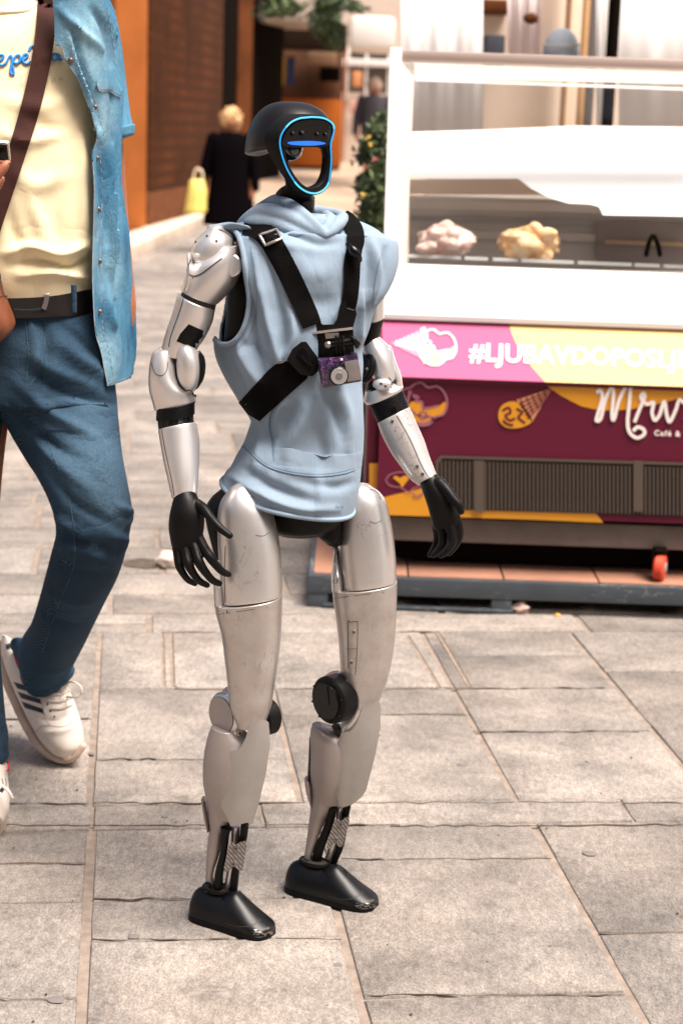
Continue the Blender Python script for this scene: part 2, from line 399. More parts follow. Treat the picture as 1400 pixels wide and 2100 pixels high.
# ================================================================== SETTING
M = {}
def stone_mat():
    m = mat('stone_slab', (.42, .36, .32), .8)
    t = m.node_tree; b = t.nodes['Principled BSDF']; tc = t.nodes.new('ShaderNodeTexCoord')
    at = t.nodes.new('ShaderNodeAttribute'); at.attribute_name = 'tone'
    def N(scale, det, ro=.6, st=(1, 1, 1), rot=0):
        mp = t.nodes.new('ShaderNodeMapping'); mp.inputs['Scale'].default_value = st; mp.inputs['Rotation'].default_value = (0, 0, rot)
        lnk(t, tc.outputs['Object'], mp.inputs[0])
        n = t.nodes.new('ShaderNodeTexNoise'); n.inputs['Scale'].default_value = scale; n.inputs['Detail'].default_value = det; n.inputs['Roughness'].default_value = ro
        lnk(t, mp.outputs[0], n.inputs[0]); return n
    def MR(s, a, bb, c, d):
        r = t.nodes.new('ShaderNodeMapRange'); r.inputs[1].default_value = a; r.inputs[2].default_value = bb; r.inputs[3].default_value = c; r.inputs[4].default_value = d
        lnk(t, s, r.inputs[0]); return r.outputs[0]
    def MU(a, bb):
        r = t.nodes.new('ShaderNodeMath'); r.operation = 'MULTIPLY'; lnk(t, a, r.inputs[0]); lnk(t, bb, r.inputs[1]); return r.outputs[0]
    sp = MR(N(300, 3, .9, (1, .5, 1)).outputs[0], .36, .64, .62, 1.28)      # crystals
    st = MR(N(80, 6, .8, (1, .4, 1), .25).outputs[0], .34, .66, .70, 1.22)      # slanting grain
    bl = MR(N(5, 5, .7).outputs[0], .3, .7, .66, 1.24)                          # blotches of wear
    dk = MR(N(16, 6, .72).outputs[0], .54, .70, 1.0, .66)                     # trodden dirt
    v = MU(MU(MU(sp, st), bl), MU(dk, at.outputs['Fac']))
    mx = t.nodes.new('ShaderNodeMix'); mx.data_type = 'RGBA'; mx.blend_type = 'MULTIPLY'; mx.inputs[0].default_value = 1
    hue = t.nodes.new('ShaderNodeValToRGB'); hue.color_ramp.elements[0].color = (.222, .198, .178, 1); hue.color_ramp.elements[1].color = (.288, .248, .216, 1)
    hue.color_ramp.elements[0].position = .35; hue.color_ramp.elements[1].position = .65
    lnk(t, N(3, 2).outputs[0], hue.inputs[0]); lnk(t, hue.outputs[0], mx.inputs[6]); lnk(t, v, mx.inputs[7]); lnk(t, mx.outputs[2], b.inputs['Base Color'])
    bp = t.nodes.new('ShaderNodeBump'); bp.inputs['Strength'].default_value = .5; bp.inputs['Distance'].default_value = .003
    lnk(t, N(90, 6, .7).outputs[0], bp.inputs['Height']); lnk(t, bp.outputs[0], b.inputs['Normal'])
    return m
M['stone'] = stone_mat()
M['mortar'] = mat('mortar', (.27, .215, .175), .95, var=.35, vscale=30, bump=.5, bscale=200)
M['gap'] = mat('joint_gap', (.10, .07, .05), .95, var=.5, vscale=40)
# ground sheet
g = Part('ground', kind='structure')
bm = bmesh.new(); bmesh.ops.create_grid(bm, x_segments=60, y_segments=60, size=1)
V = np.array([v.co[:] for v in bm.verts])*(60, 60, 0)+(0, 40, -.0045); Fc = [tuple(v.index for v in f.verts) for f in bm.faces]; bm.free()
g.add((V, Fc), M['mortar']); g.done()
# paving in its own frame: v runs down the alley, u across
dv = ray(270, 244); dv = np.array([dv[0], dv[1]]); dv /= np.linalg.norm(dv); du = np.array([dv[1], -dv[0]])
def uv(x, y): p = GP(x, y)[:2]; return float(p@du), float(p@dv)
pave = Part('paving', kind='structure'); pave.ang = 50
tones = []
def slab(u0, u1, v0, v1, gap=.006, tone=None, gu=None):
    tone = tone or random.uniform(.80, 1.16); h = random.uniform(-.0012, .0012); gu = gu or gap
    a0, a1, b0, b1 = u0+gu/2, u1-gu/2, v0+gap/2, v1-gap/2
    if a1-a0 < .02 or b1-b0 < .02: return
    n = 5
    def ringp(ins, z):
        P = []
        cs = [(a0+ins, b0+ins), (a1-ins, b0+ins), (a1-ins, b1-ins), (a0+ins, b1-ins)]
        for i in range(4):
            p, q = np.array(cs[i]), np.array(cs[(i+1) % 4])
            for k in range(n):
                c = p+(q-p)*k/n; wob = .0022*noise.noise(Vector((c[0]*14, c[1]*14, i))); c = c+wob
                P.append([*(du*c[0]+dv*c[1]), z])
        return np.array(P)
    R = [ringp(0, -.02), ringp(0, -.003+h), ringp(.0025, h)]
    Vv, ff = rings(R); 
    # drop the bottom cap
    ff = [f for f in ff if (len(Vv)-2) not in f]
    pave.add((Vv, ff), M['stone']); tones.extend([tone]*len(Vv))
def vy(x, y): return uv(x, y)[1]
uA = (uv(165, 2100)[0]+uv(190, 1700)[0])/2; uB = (uv(755, 2100)[0]+uv(690, 1870)[0])/2; uC = (uv(1325, 2100)[0]+uv(1100, 1700)[0])/2
v1695, v1645 = vy(700, 1693), vy(700, 1645)
gw = .006
def col(u0, u1, ys, gu=.012, gap=.005, toff=None):
    vs = sorted(ys)
    for a, b in zip(vs[:-1], vs[1:]): slab(u0, u1, a, b, gap, gu=gu)
vb = vy(700, 2100)-.6
col(uA-.62, uA, [vb+.2, vy(60, 2048), vy(60, 1850)-0, vy(60, 1770), v1695], .016)
col(uA-1.2, uA-.62, [vb, vb+.4, vb+.75, v1695], .01)
col(uA, uB, [vb-.1, vy(450, 1926)-.52, vy(450, 1926), vy(450, 1843), v1695], .016)
col(uB, uC, [vb-.3, vy(1000, 2040)-.3, vy(1000, 2040), vy(900, 1761), v1695], .013)
col(uC, uC+.62, [vb, vb+.3, vy(1330, 1912), v1695], .013)
col(uC+.62, uC+1.2, [vb, vb+.5, v1695], .01)
ub = [uA-1.3, uA-.75, uv(190, 1670)[0]-.0, uv(537, 1670)[0], uv(1290, 1670)[0], uv(1290, 1670)[0]+.7]
for a, b in zip(ub[:-1], ub[1:]): slab(a, b, v1695, v1645, .005, gu=.007)
uE = uv(615, 1640)[0]; uF = uv(1060, 1645)[0]; uG = uv(1400, 1570)[0]; uA2 = uv(185, 1645)[0]; v13 = vy(700, 1297)
col(uA2-.6, uA2, [v1645, vy(60, 1475), vy(60, 1380), v13], .015)
col(uA2-1.3, uA2-.6, [v1645, v1645+.3, v1645+.7, v13], .01)
col(uA2, uE, [v1645, vy(400, 1557), vy(400, 1412), v13], .012)
col(uE, uF, [v1645, vy(800, 1465), vy(800, 1410), v13], .012)
col(uF, uG, [v1645, vy(1100, 1500), vy(1100, 1412), vy(1100, 1343), v13], .012)
col(uG, uG+.6, [v1645, v1645+.42, v1645+.8, v13], .012)
# narrow inlaid channel stones behind the robot, thin cracks and grit
def gline(pts, w_, m, z): pave_x.add(strip(pts, w_, lambda x, y: GP(x, y, z), 5, thick=.0002), m)
pave_x = Part('joint_filler', kind='structure'); M['sand'] = mat('joint_sand', (.29, .225, .175), .95, var=.4, vscale=40)
for q, w_ in (([(332, 1296), (334, 1340), (336, 1408)], 3), ([(350, 1300), (352, 1350), (354, 1402)], 4), ([(332, 1297), (380, 1295), (440, 1296)], 1.6), ([(354, 1404), (376, 1412), (470, 1412)], 1.8), ([(895, 1295), (925, 1345), (962, 1408)], 3.2), ([(834, 1302), (870, 1360), (900, 1410)], 3.0), ([(818, 1295), (860, 1294), (900, 1296)], 1.4)):
    gline(q, w_, M['sand'], .0016); gline([(x+w_*1.1, y) for x, y in q], w_*.35, M['gap'], .0019)
for x0, x1, y in ((0, 182, 1647), (190, 620, 1646), (640, 1055, 1646), (1062, 1400, 1645), (0, 420, 1692), (540, 820, 1691), (800, 1100, 1693.5), (1100, 1400, 1691), (190, 410, 1843), (563, 700, 1926), (190, 470, 1926), (752, 1278, 2040), (700, 1130, 1761), (1228, 1400, 1912), (0, 178, 1771), (0, 162, 2049), (200, 440, 1557), (970, 1310, 1500), (580, 900, 1412), (910, 1240, 1411), (780, 960, 1465), (0, 182, 1475)):
    r = np.random.default_rng(int(x0+y)); n_ = max(4, int((x1-x0)/26)); P_ = [(x0+(x1-x0)*i/n_, y+r.normal()*1.1, max(.35, .8+r.normal()*.35)) for i in range(n_+1)]
    gline(P_, .8, M['gap'], .0014)
r = np.random.default_rng(5)
for i in range(70):
    x, y = r.uniform(0, 1400), r.uniform(1290, 2095); c = GP(x, y, .0012); pave_x.add(ball(c, (r.uniform(.0012, .003),)*2+(.0012,), 1), M['gap'] if r.random() < .6 else M['sand'])
for i in range(9):
    x, y = r.uniform(100, 1350), r.uniform(1450, 2050); s_ = r.uniform(.006, .013); th_ = np.linspace(0, 2*math.pi, 18, endpoint=False); c = GP(x, y, .0013)
    R_ = c+np.stack([np.cos(th_)*s_*(1+.15*np.sin(3*th_+i)), np.sin(th_)*s_*(1+.2*np.cos(2*th_)), 0*th_], 1); pave_x.add(rings([R_, c+(R_-c)*.9+(0, 0, .0006)]), M['gum'] if 'gum' in M else M.setdefault('gum', mat('old_gum_spot', (.15, .13, .12), .8)))
pave_x.done()
# further off: smaller, rougher rows
v = v13; k = 0
while v < 30:
    dvv = random.uniform(.16, .34)*(1 if v < 6 else 1.3); u = -1.6-(v*.12)+random.uniform(0, .4)
    if v > 9: u = -.5-v*.2
    while u < 1.5+v*.06:
        d_ = random.uniform(.28, .7)
        if random.random() < .3: 
            s_ = random.uniform(.35, .65); slab(u, u+d_, v, v+dvv*s_, .016, random.uniform(.8, 1.1)); slab(u, u+d_, v+dvv*s_, v+dvv, .016, random.uniform(.8, 1.1))
        else: slab(u, u+d_, v, v+dvv, .016, random.uniform(.78, 1.12))
        u += d_
    v += dvv
po = pave.done()
ta = po.data.attributes.new('tone', 'FLOAT', 'POINT'); ta.data.foreach_set('value', tones)

def solid(name, label, cat, quad, depth, m, group=None, bev=.01, e=None):
    """a block whose front face spans the four (x,y) corners at depth Y"""
    Y = quad[0]; x0, y0, x1, y1 = quad[1:]
    p = Part(name, None, label, cat, group); a, b = W(x0, y1, Y), W(x1, y0, Y)
    p.add(boxb(a[0], b[0], Y, Y+depth, a[2], b[2], bev), m); p.done(); return p
def wallbox(A, B, z0, z1, th, bev=.02, back=1):
    A = np.array(A[:2]); B = np.array(B[:2]); d = nrm([*(B-A), 0]); n = np.cross((0, 0, 1), d)*back; c = np.array([*((A+B)/2), (z0+z1)/2])+n*th/2
    return box(c, (np.linalg.norm(B-A), th, z1-z0), bev, [d, n, (0, 0, 1)])

# ---- left side street front (about 16-26 m away)
M['orange_wall'] = mat('orange_plaster', (.40, .125, .032), .85, spec=.1, var=.25, vscale=1.5)
M['red_wall'] = mat('red_plaster', (.14, .035, .02), .85, spec=.1, var=.2, vscale=2)
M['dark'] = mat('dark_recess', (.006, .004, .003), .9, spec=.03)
M['shutter'] = wave_mix(mat('roller_shutter', (.105, .034, .011), .8, spec=.1, var=.6, vscale=1.2), 'Z', 2.2, (.05, .018, .008), .8, .25, bump=.3)
M['brown'] = mat('brown_timber', (.13, .042, .013), .8, spec=.1, var=.4, vscale=2)
front = thing('orange_building', 'orange rendered building with brown roller shutter, left of the alley', 'building', W(300, 455, 19))
a0, a1, a2, a3, a4 = W(212, 470, 18.2), W(243, 470, 18.5), W(306, 460, 19), W(452, 420, 24), W(482, 410, 25.2)
for nm, A, B, m, th, zt in (('red_pilaster', a0, a1, 'red_wall', .8, 6), ('orange_pier', a1+np.array([0, -.25, 0]), a2+np.array([0, -.25, 0]), 'orange_wall', .8, 6)):
    Part(nm, front).add(wallbox(A, B, -.1, zt, th), M[m]).done()
Part('wall', front).add(wallbox(W(-600, 500, 17), a0, -.1, 6, .6), M['red_wall']).done()
Part('roller_shutter', front).add(wallbox(a2, a3, .3, 6, .3), M['shutter']).done()
Part('plinth', front).add(wallbox(a2+np.array([0, -.06, 0]), a3+np.array([0, -.06, 0]), -.1, .5, .3), mat('plinth', (.16, .06, .025), .9, spec=.1, var=.4)).done()
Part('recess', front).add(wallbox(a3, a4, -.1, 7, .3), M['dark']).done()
Part('timber_post', front).add(wallbox(a4, W(512, 410, 25.4), -.1, 6, .4), M['brown']).done()
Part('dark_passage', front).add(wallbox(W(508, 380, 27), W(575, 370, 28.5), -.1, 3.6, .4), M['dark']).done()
# kerb and raised path at the foot of that front
M['kerb'] = mat('pale_kerb', (.62, .5, .40), .85, var=.3, vscale=5)
kb = Part('kerb', kind='structure'); A, B = GP(262, 540), W(465, 424, 24)
kb.add(wallbox(A, B, -.05, .14, .35), M['kerb']).done()
pv = Part('pavement', kind='structure'); pv.add(wallbox(A+np.array([-.33, .05, 0]), B+np.array([-.33, .05, 0]), -.05, .125, 2.6), mat('dusty_pavement', (.11, .066, .04), .9, var=.4, vscale=1.5)).done()
sl = Part('alley_path', kind='structure')
q = [W(430, 520, 17.5), W(900, 470, 17.5), W(900, 322, 33), W(480, 335, 33)]
q[0][2] = q[1][2] = -.004; q[2][2] = q[3][2] = .62
sl.add((np.array(q), [(0, 1, 2, 3)]), mat('alley_gravel', (.24, .17, .125), .95, var=.45, vscale=.8, col2=(.40, .29, .2))).done()
# timber kiosk and its things
kio = thing('kiosk', 'orange timber kiosk under a dark awning at the end of the alley', 'kiosk', W(620, 340, 31))
M['orange_wood'] = mat('orange_wood', (.40, .105, .014), .7, spec=.15, var=.45, vscale=1.2, stretch=(1, 1, .3))
def bx(nm, par, Y, x0, y0, x1, y1, d, m, bev=.01):
    a, b = W(x0, y1, Y), W(x1, y0, Y); Part(nm, par).add(boxb(a[0], b[0], Y, Y+d, a[2], b[2], bev), m).done()
bx('counter', kio, 30.5, 560, 205, 702, 338, 1, M['orange_wood'])
bx('back_wall', kio, 31.4, 545, 60, 705, 210, .3, mat('brown_boards', (.16, .06, .02), .7, var=.5, vscale=1))
bx('awning', kio, 29.6, 500, 50, 712, 92, 1.5, mat('awning_cloth', (.02, .011, .007), .9, spec=.05))
bx('post', kio, 29.9, 700, 90, 712, 330, .2, M['orange_wood'])
bx('menu_panel', kio, 31.2, 632, 108, 690, 130, .1, mat('pale_board', (.5, .32, .2), .7))
bx('dark_screen', kio, 31.2, 655, 138, 698, 166, .1, M['dark'])
solid('banner', 'yellow upright banner hanging in the kiosk', 'banner', (30.8, 563, 116, 584, 174), .06, mat('banner_yellow', (.75, .42, .02), .7))
solid('banner', 'dark blue upright banner beside the yellow one', 'banner', (30.8, 588, 116, 604, 174), .06, mat('banner_blue', (.02, .05, .16), .7))
# pale shop beyond
M['pale'] = mat('pale_plaster', (.80, .66, .55), .8, var=.15, vscale=.8)
M['white'] = mat('white_paint', (.8, .77, .73), .6)
sh = thing('pale_shop', 'cream building with white framed door and windows beyond the kiosk', 'building', W(760, 330, 33))
bx('wall', sh, 33, 690, 200, 1020, 345, .4, M['pale']); bx('upper_wall', sh, 33.2, 380, -500, 1020, 96, .5, M['pale'])
bx('dark_window', sh, 33.3, 705, 96, 840, 205, .2, mat('shop_glass', (.06, .045, .04), .25))
for x in (708, 746, 792): bx('window_mullion', sh, 32.9, x, 96, x+9, 205, .1, M['white'])
bx('window_transom', sh, 32.85, 700, 124, 840, 134, .1, M['white'])
bx('orange_poster', sh, 32.8, 722, 146, 742, 178, .05, mat('poster_orange', (.62, .26, .1), .7))
bx('pink_poster', sh, 32.8, 716, 208, 750, 232, .05, mat('poster_pink', (.6, .32, .26), .7))
bx('door', sh, 32.9, 752, 240, 782, 340, .1, M['white'])
solid('canopy', 'white market parasol canopy edge above the cream shop', 'canopy', (26, 716, 34, 812, 98), 2, M['white'], bev=.1)
solid('shop_awning', 'pale grey awning at the top of the alley under the leaves', 'awning', (27, 530, 14, 700, 44), 2, mat('pale_awning', (.5, .4, .33), .8, var=.3, vscale=1), bev=.08)

# ---- leaves
M['leaf'] = mat('leaf_green', (.055, .085, .03), .6, var=.5, vscale=3)
M['leaf2'] = mat('leaf_light', (.12, .17, .05), .6, var=.4, vscale=3)
M['stem'] = mat('stem_bark', (.09, .055, .035), .9)
def leaves(p, cen, rad, n, size, mats, clumps=12, seed=1):
    r = np.random.default_rng(seed); cs = r.normal(size=(clumps, 3)); cs /= np.linalg.norm(cs, axis=1)[:, None]; cs *= r.uniform(.25, .9, (clumps, 1))
    cl = [None]*len(mats); VV = [[] for _ in mats]; FF = [[] for _ in mats]
    for i in range(n):
        k = r.integers(clumps); c = cs[k]+r.normal(size=3)*.24; c = np.asarray(cen)+c*rad
        a = nrm(r.normal(size=3)); b = nrm(np.cross(a, r.normal(size=3))); s = size*r.uniform(.6, 1.3); q = (k+(r.random() < .25)) % len(mats)
        o = len(VV[q]); mid = nrm(np.cross(a, b))*s*.15
        VV[q] += [c-a*s, c+b*s*.4+mid, c+a*s, c-b*s*.4+mid]; FF[q] += [(o, o+1, o+2, o+3)]
    for q, m in enumerate(mats):
        if FF[q]: p.add((np.array(VV[q]), FF[q]), m)
# trailing foliage at the top of the alley
for i, (x, y, rx, ry, n) in enumerate(((575, 15, 40, 28, 500), (662, 30, 34, 48, 800), (712, 8, 40, 16, 350), (690, 70, 20, 30, 350))):
    Y = 14; c = W(x, y, Y); k = Y/F
    t_ = Part('hanging_foliage', None, ['dark leafy sprays hanging at the top left of the alley', 'thickest hanging clump of dark leaves above the kiosk', 'thin spray of leaves next to the white canopy', 'lowest trailing leaves beside the white canopy'][i], 'foliage', 'leaves hanging over the alley')
    t_.add(tube3([c+(0, 0, ry*k*2.2), c+(.02, 0, ry*k), c+(-.02, 0, 0), c+(.01, 0, -ry*k*.8)], .008), M['stem'])
    leaves(t_, c, np.array([rx*k, .3, ry*k]), n, .035, [M['leaf'], M['leaf2'], M['leaf']], 9, i+3); t_.done()
# flowering shrub left of the cart
Y = 6.6; kx = Y/F; base = GP(775, 640, 0); base[1] = Y; base[0] = W(775, 640, Y)[0]
shr = thing('flowering_shrub', 'dark green climbing shrub with small yellow and pink flowers left of the ice cream cart', 'shrub', (base[0], Y, 0))
tr = Part('trunk', shr)
for dx, top in ((0, 300), (-8, 380), (10, 250)): tr.add(tube3([W(772+dx*.5, 700, Y)*[1, 1, 0]+[0, 0, .3], W(770+dx, 560, Y), W(775+dx, 450, Y), W(772+dx*1.5, top, Y)], [.014, .012, .009, .004]), M['stem'])
tr.done()
cr_ = Part('crown', shr)
for i, (x, y, rx, ry, n) in enumerate(((778, 262, 22, 36, 520), (770, 320, 30, 40, 760), (762, 385, 40, 40, 950), (768, 450, 42, 45, 950), (772, 520, 34, 50, 500))):
    leaves(cr_, W(x, y, Y), np.array([rx*kx, .13, ry*kx]), n, .020, [M['leaf'], M['leaf'], M['leaf2']], 10, 40+i)
cr_.done()
fm = {'yellow': mat('petal_yellow', (.85, .6, .12), .6), 'pink': mat('petal_pink', (.8, .32, .34), .6)}
for x, y, c in ((752, 281, 'yellow'), (757, 298, 'yellow'), (768, 328, 'pink'), (745, 400, 'yellow')):
    f = Part('flower', shr); c0 = W(x, y, Y-.16)
    leaves(f, c0, np.array([.011, .010, .011]), 20, .006, [fm[c]], 5, int(x)); f.add(tube3([c0+(0, .06, -.02), c0+(0, .03, -.01), c0], .002, 6), M['stem']); f.done()
pt = Part('planter', shr); pc = np.array([base[0], Y, 0]); 
pt.add(cyl(pc+(0, 0, .17), (0, 0, 1), .15, .34, prof=[(-.17, .12), (-.165, .125), (.13, .155), (.14, .17), (.17, .17), (.17, .15), (.12, .145)]), mat('terracotta', (.4, .16, .08), .8, var=.3)).done()

# ================================================================== ice cream cart on its deck
YC = 4.54
zc = lambda y, Y, x=1000: float(W(x, y, Y)[2])
X0 = float(W(779, 850, YC)[0]); X1 = 1.45
cart = thing('ice_cream_cart', 'maroon and yellow ice cream display cart with a white glazed top', 'ice cream cart', ((X0+X1)/2, YC+.35, 0.09))
zb, zf, zt = zc(1060, YC), zc(782, YC-.02), zc(658, YC+.11)
M['maroon'] = mat('maroon_panel', (.10, .007, .024), .45, spec=.25)
M['maroon_lit'] = mat('maroon_panel_lit', (.44, .075, .19), .5, spec=.2)  # the maroon lightened to pink for sky light on the slope
M['yell'] = mat('yellow_panel', (.60, .25, .008), .4, coat=.15)
M['yell_lit'] = mat('yellow_panel_lit', (.72, .49, .20), .5, spec=.2)  # the yellow paled for sky light on the slope
M['print'] = mat('print_white', (.78, .66, .66), .5)
M['printm'] = mat('print_mauve', (.30, .10, .14), .5)
M['gloss_white'] = mat('gloss_white', (.86, .84, .82), .25, coat=.5)
YB = YC+.78
def sheet(P, Q, th=.01):
    pass
body = Part('lower_body', cart)
def prism(prof, x0, x1):
    """profile in (Y,z) extruded along X"""
    A = np.array([[x0, a, b] for a, b in prof]); B = np.array([[x1, a, b] for a, b in prof]); n = len(prof)
    V = np.vstack([A, B]); return V, [tuple(range(n)), tuple(range(2*n-1, n-1, -1))]+[(i, (i+1) % n, n+(i+1) % n, n+i) for i in range(n)]
body.add(prism([(YC, zb), (YC, zf-.012), (YC-.01, zf-.003), (YC-.012, zf+.006), (YC+.10, zt-.006), (YC+.10, zt), (YB, zt), (YB, zb)], X0, X1), M['maroon'])
body.done()
# sloping band: maroon and yellow repainted paler, sky light put into the colour
def onband(x, y, off=.0015):   # sloping fascia plane
    P0 = np.array([0, YC-.012, zf+.006]); P1 = np.array([0, YC+.10, zt-.006]); d = P1-P0; n = nrm([0, -d[2], d[1]]); r = ray(x, y)
    t = np.dot(P0+n*off-CO, n)/np.dot(r, n); return CO+r*t
def onfront(x, y, off=.0015):
    r = ray(x, y); return CO+r*((YC-off)/r[1])
def edge_y(x): return 782+(x-1000)*.035
bt = lambda x: 657+(x-1000)*.034
pk = Part('maroon_fascia_lit', cart)
arc = [(1042, 654), (1050, 690), (1065, 722), (1088, 752), (1112, 775)]
xe = 1405+120
pk.add(patch([(783, edge_y(783)-3), (783, bt(783)+4)]+[(1040, bt(1040)+4)]+[(1050, 690), (1065, 722), (1088, 752), (1116, edge_y(1116)-3)], lambda x, y: onband(x, y), 30, .002), M['maroon_lit']).done()
yk = Part('yellow_fascia', cart)
yk.add(patch([(1041, bt(1041)+4), (xe, bt(xe)+4), (xe, edge_y(xe)-3), (1117, edge_y(1117)-3), (1089, 752), (1066, 722), (1051, 690)], lambda x, y: onband(x, y), 30, .002), M['yell_lit'])
yk.add(patch([(1118, edge_y(1118)+4), (1150, 812), (1190, 833), (1230, 842), (1290, 840), (1350, 828), (1400, 815), (1470, 800), (xe, 798), (xe, edge_y(xe)+4)], lambda x, y: onfront(x, y), 20, .002), M['yell']).done()
yb = Part('yellow_base_stripe', cart)
yb.add(patch([(786, 1056), (786, 1020), (860, 1002), (905, 992), (925, 1042), (1000, 1045), (1220, 1052), (1236, 1072), (1100, 1066)], lambda x, y: onfront(x, y), 30, .002), M['yell'])
yb.add(patch([(757, 1050), (757, 950), (777, 950), (777, 1052)], lambda x, y: W(x, y, YC+.02), 20, .002), M['yell']).done()
# corner return at the left
sp = Part('side_panel', cart); sp.add(boxb(float(W(755, 800, YC+.03)[0]), X0-.001, YC+.03, YB-.02, zb+.01, zt-.04, .006), M['maroon'])
sp.done()
# dark seam strip and chassis
Part('fascia_trim', cart).add(boxb(X0-.004, X1, YC+.088, YC+.13, zt-.004, zt+.012, .003), mat('bronze_trim', (.20, .09, .05), .4)).done()
Part('chassis', cart).add(boxb(X0+.02, X1, YC+.03, YB-.1, zc(1115, YC+.03), zb-.012, .006), mat('dull_steel', (.17, .135, .115), .5, .3, var=.3)).done()
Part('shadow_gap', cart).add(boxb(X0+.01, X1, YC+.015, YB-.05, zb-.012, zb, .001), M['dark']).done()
# vent grille
gr = Part('vent_grille', cart)
fr = ribbonpoly([(900, 950), (905, 938), (1150, 944), (1535, 957)], 3, 3)
gr.add(patch([(897, 1044), (897, 948), (904, 938), (xe, 956), (xe, 1062)], lambda x, y: onfront(x, y, .003), 40, .003), mat('grille_back', (.012, .009, .007), .8))
gb = mat('grille_bar', (.085, .062, .048), .6, .2)
for x in np.arange(903, xe, 8.2):
    y0 = 942+(x-900)*.03; gr.add(patch([(x, y0+2), (x+3.6, y0+2), (x+3.6, y0+100), (x, y0+100)], lambda a, b: onfront(a, b, .009), 90, .005), gb)
for x in (972, 1298):
    gr.add(patch([(x, 944), (x+20, 945), (x+20, 1050), (x, 1049)], lambda a, b: onfront(a, b, .012), 60, .004), gb)
gr.add(patch([(893, 1046), (893, 946), (902, 934), (xe, 952), (xe, 958), (906, 940), (899, 949), (899, 1046)], lambda a, b: onfront(a, b, .010), 40, .006), gb)
gr.done()
# printed marks ------------------------------------------------------
pr = Part('printed_artwork', cart)
PB = lambda x, y: onband(x, y, .0035); PF = lambda x, y: onfront(x, y, .0035)
PB2 = lambda x, y: onband(x, y, .0045); PF2 = lambda x, y: onfront(x, y, .0045)
def scoops(ox, oy, s, fn, fn2, line, fill, rotm=0):
    def T(P): return [(ox+p[0]*s, oy+p[1]*s) for p in P]
    cloud = [(0, -10), (5, -30), (25, -38), (40, -28), (60, -30), (75, -15), (80, 8), (72, 28), (55, 34), (40, 46), (18, 46), (2, 36), (-6, 20)]
    pr.add(patch(T([(6, 2), (26, 4), (30, 18), (60, 12), (76, 2), (78, 16), (70, 28), (54, 33), (38, 44), (18, 44), (3, 34), (-3, 18)]), fn, 9, .0008, smooth=4), fill)
    pr.add(strip(T(cloud), 2.2*s, fn2, 5, closed=True), line)
    pr.add(strip(T([(2, -14), (20, -8), (14, 0), (27, 2), (30, 14), (44, 14), (62, 10)]), 2*s, fn2), line)
    for k in range(8):
        a = k*math.pi/4; pr.add(strip(T([(30+5*math.cos(a), 30+5*math.sin(a)), (30+11*math.cos(a), 30+11*math.sin(a))]), 2*s, fn2, 1), M['printm'] if fill is M['yell'] else mat('flower_print', (.75, .4, .3), .6))
# lit maroon band: cone lying on its side with scoops
pr.add(patch([(800, 704), (862, 676), (872, 740)], PB, 14, .0008), mat('cone_print', (.50, .15, .27), .5))
for i in range(7):
    x = 812+i*8.4; h = (x-798)*.47; pr.add(strip([(x, 704-h*.8), (x+3, 704-h*.3), (x-1, 704+h*.2), (x+2, 704+h*.66)], 1.7, PB2), M['print'])
pr.add(strip([(866, 672), (872, 690), (868, 708), (874, 726), (872, 746)], 5, PB2), M['print'])
scoops(866, 708, .86, PB, PB2, M['print'], mat('cream_print', (.76, .54, .26), .5))
pr.done(); pr = Part('printed_artwork', cart)
# second motif on the maroon
scoops(838, 822, .98, PF, PF2, M['printm'], M['yell'])
pr.add(strip([(826, 800), (838, 796), (846, 812), (856, 818)], 1.6, PF2), M['printm'])
pr.add(strip([(840, 838), (858, 852), (886, 856), (880, 870), (858, 872), (848, 862)], 2.0, PF2), M['printm'])
pr.done(); pr = Part('printed_artwork', cart)
# yellow cone
pr.add(patch([(1058, 820), (1132, 796), (1090, 866)], PF, 14, .0008), mat('cone_tan', (.50, .20, .10), .5))
for i in range(6): pr.add(strip([(1066+i*12, 818-i*4), (1084+i*9, 858-i*11)], 1.0, PF2, 1), M['maroon'])
for i in range(5): pr.add(strip([(1064+i*4, 828+i*8), (1128-i*3, 800+i*6)], 1.0, PF2, 1), M['maroon'])
pr.add(patch([(1021, 852), (1028, 832), (1050, 823), (1072, 833), (1090, 862), (1070, 876), (1042, 878), (1026, 868)], PF, 9, .0008, smooth=4), M['yell'])
for q in ([(1030, 842), (1042, 836), (1046, 846), (1036, 852), (1044, 862), (1056, 858)], [(1058, 838), (1070, 846), (1062, 856), (1076, 868)], [(1030, 862), (1040, 870), (1052, 872)]): pr.add(strip(q, 2.4, PF2), M['maroon'])
pr.done(); pr = Part('printed_artwork', cart)
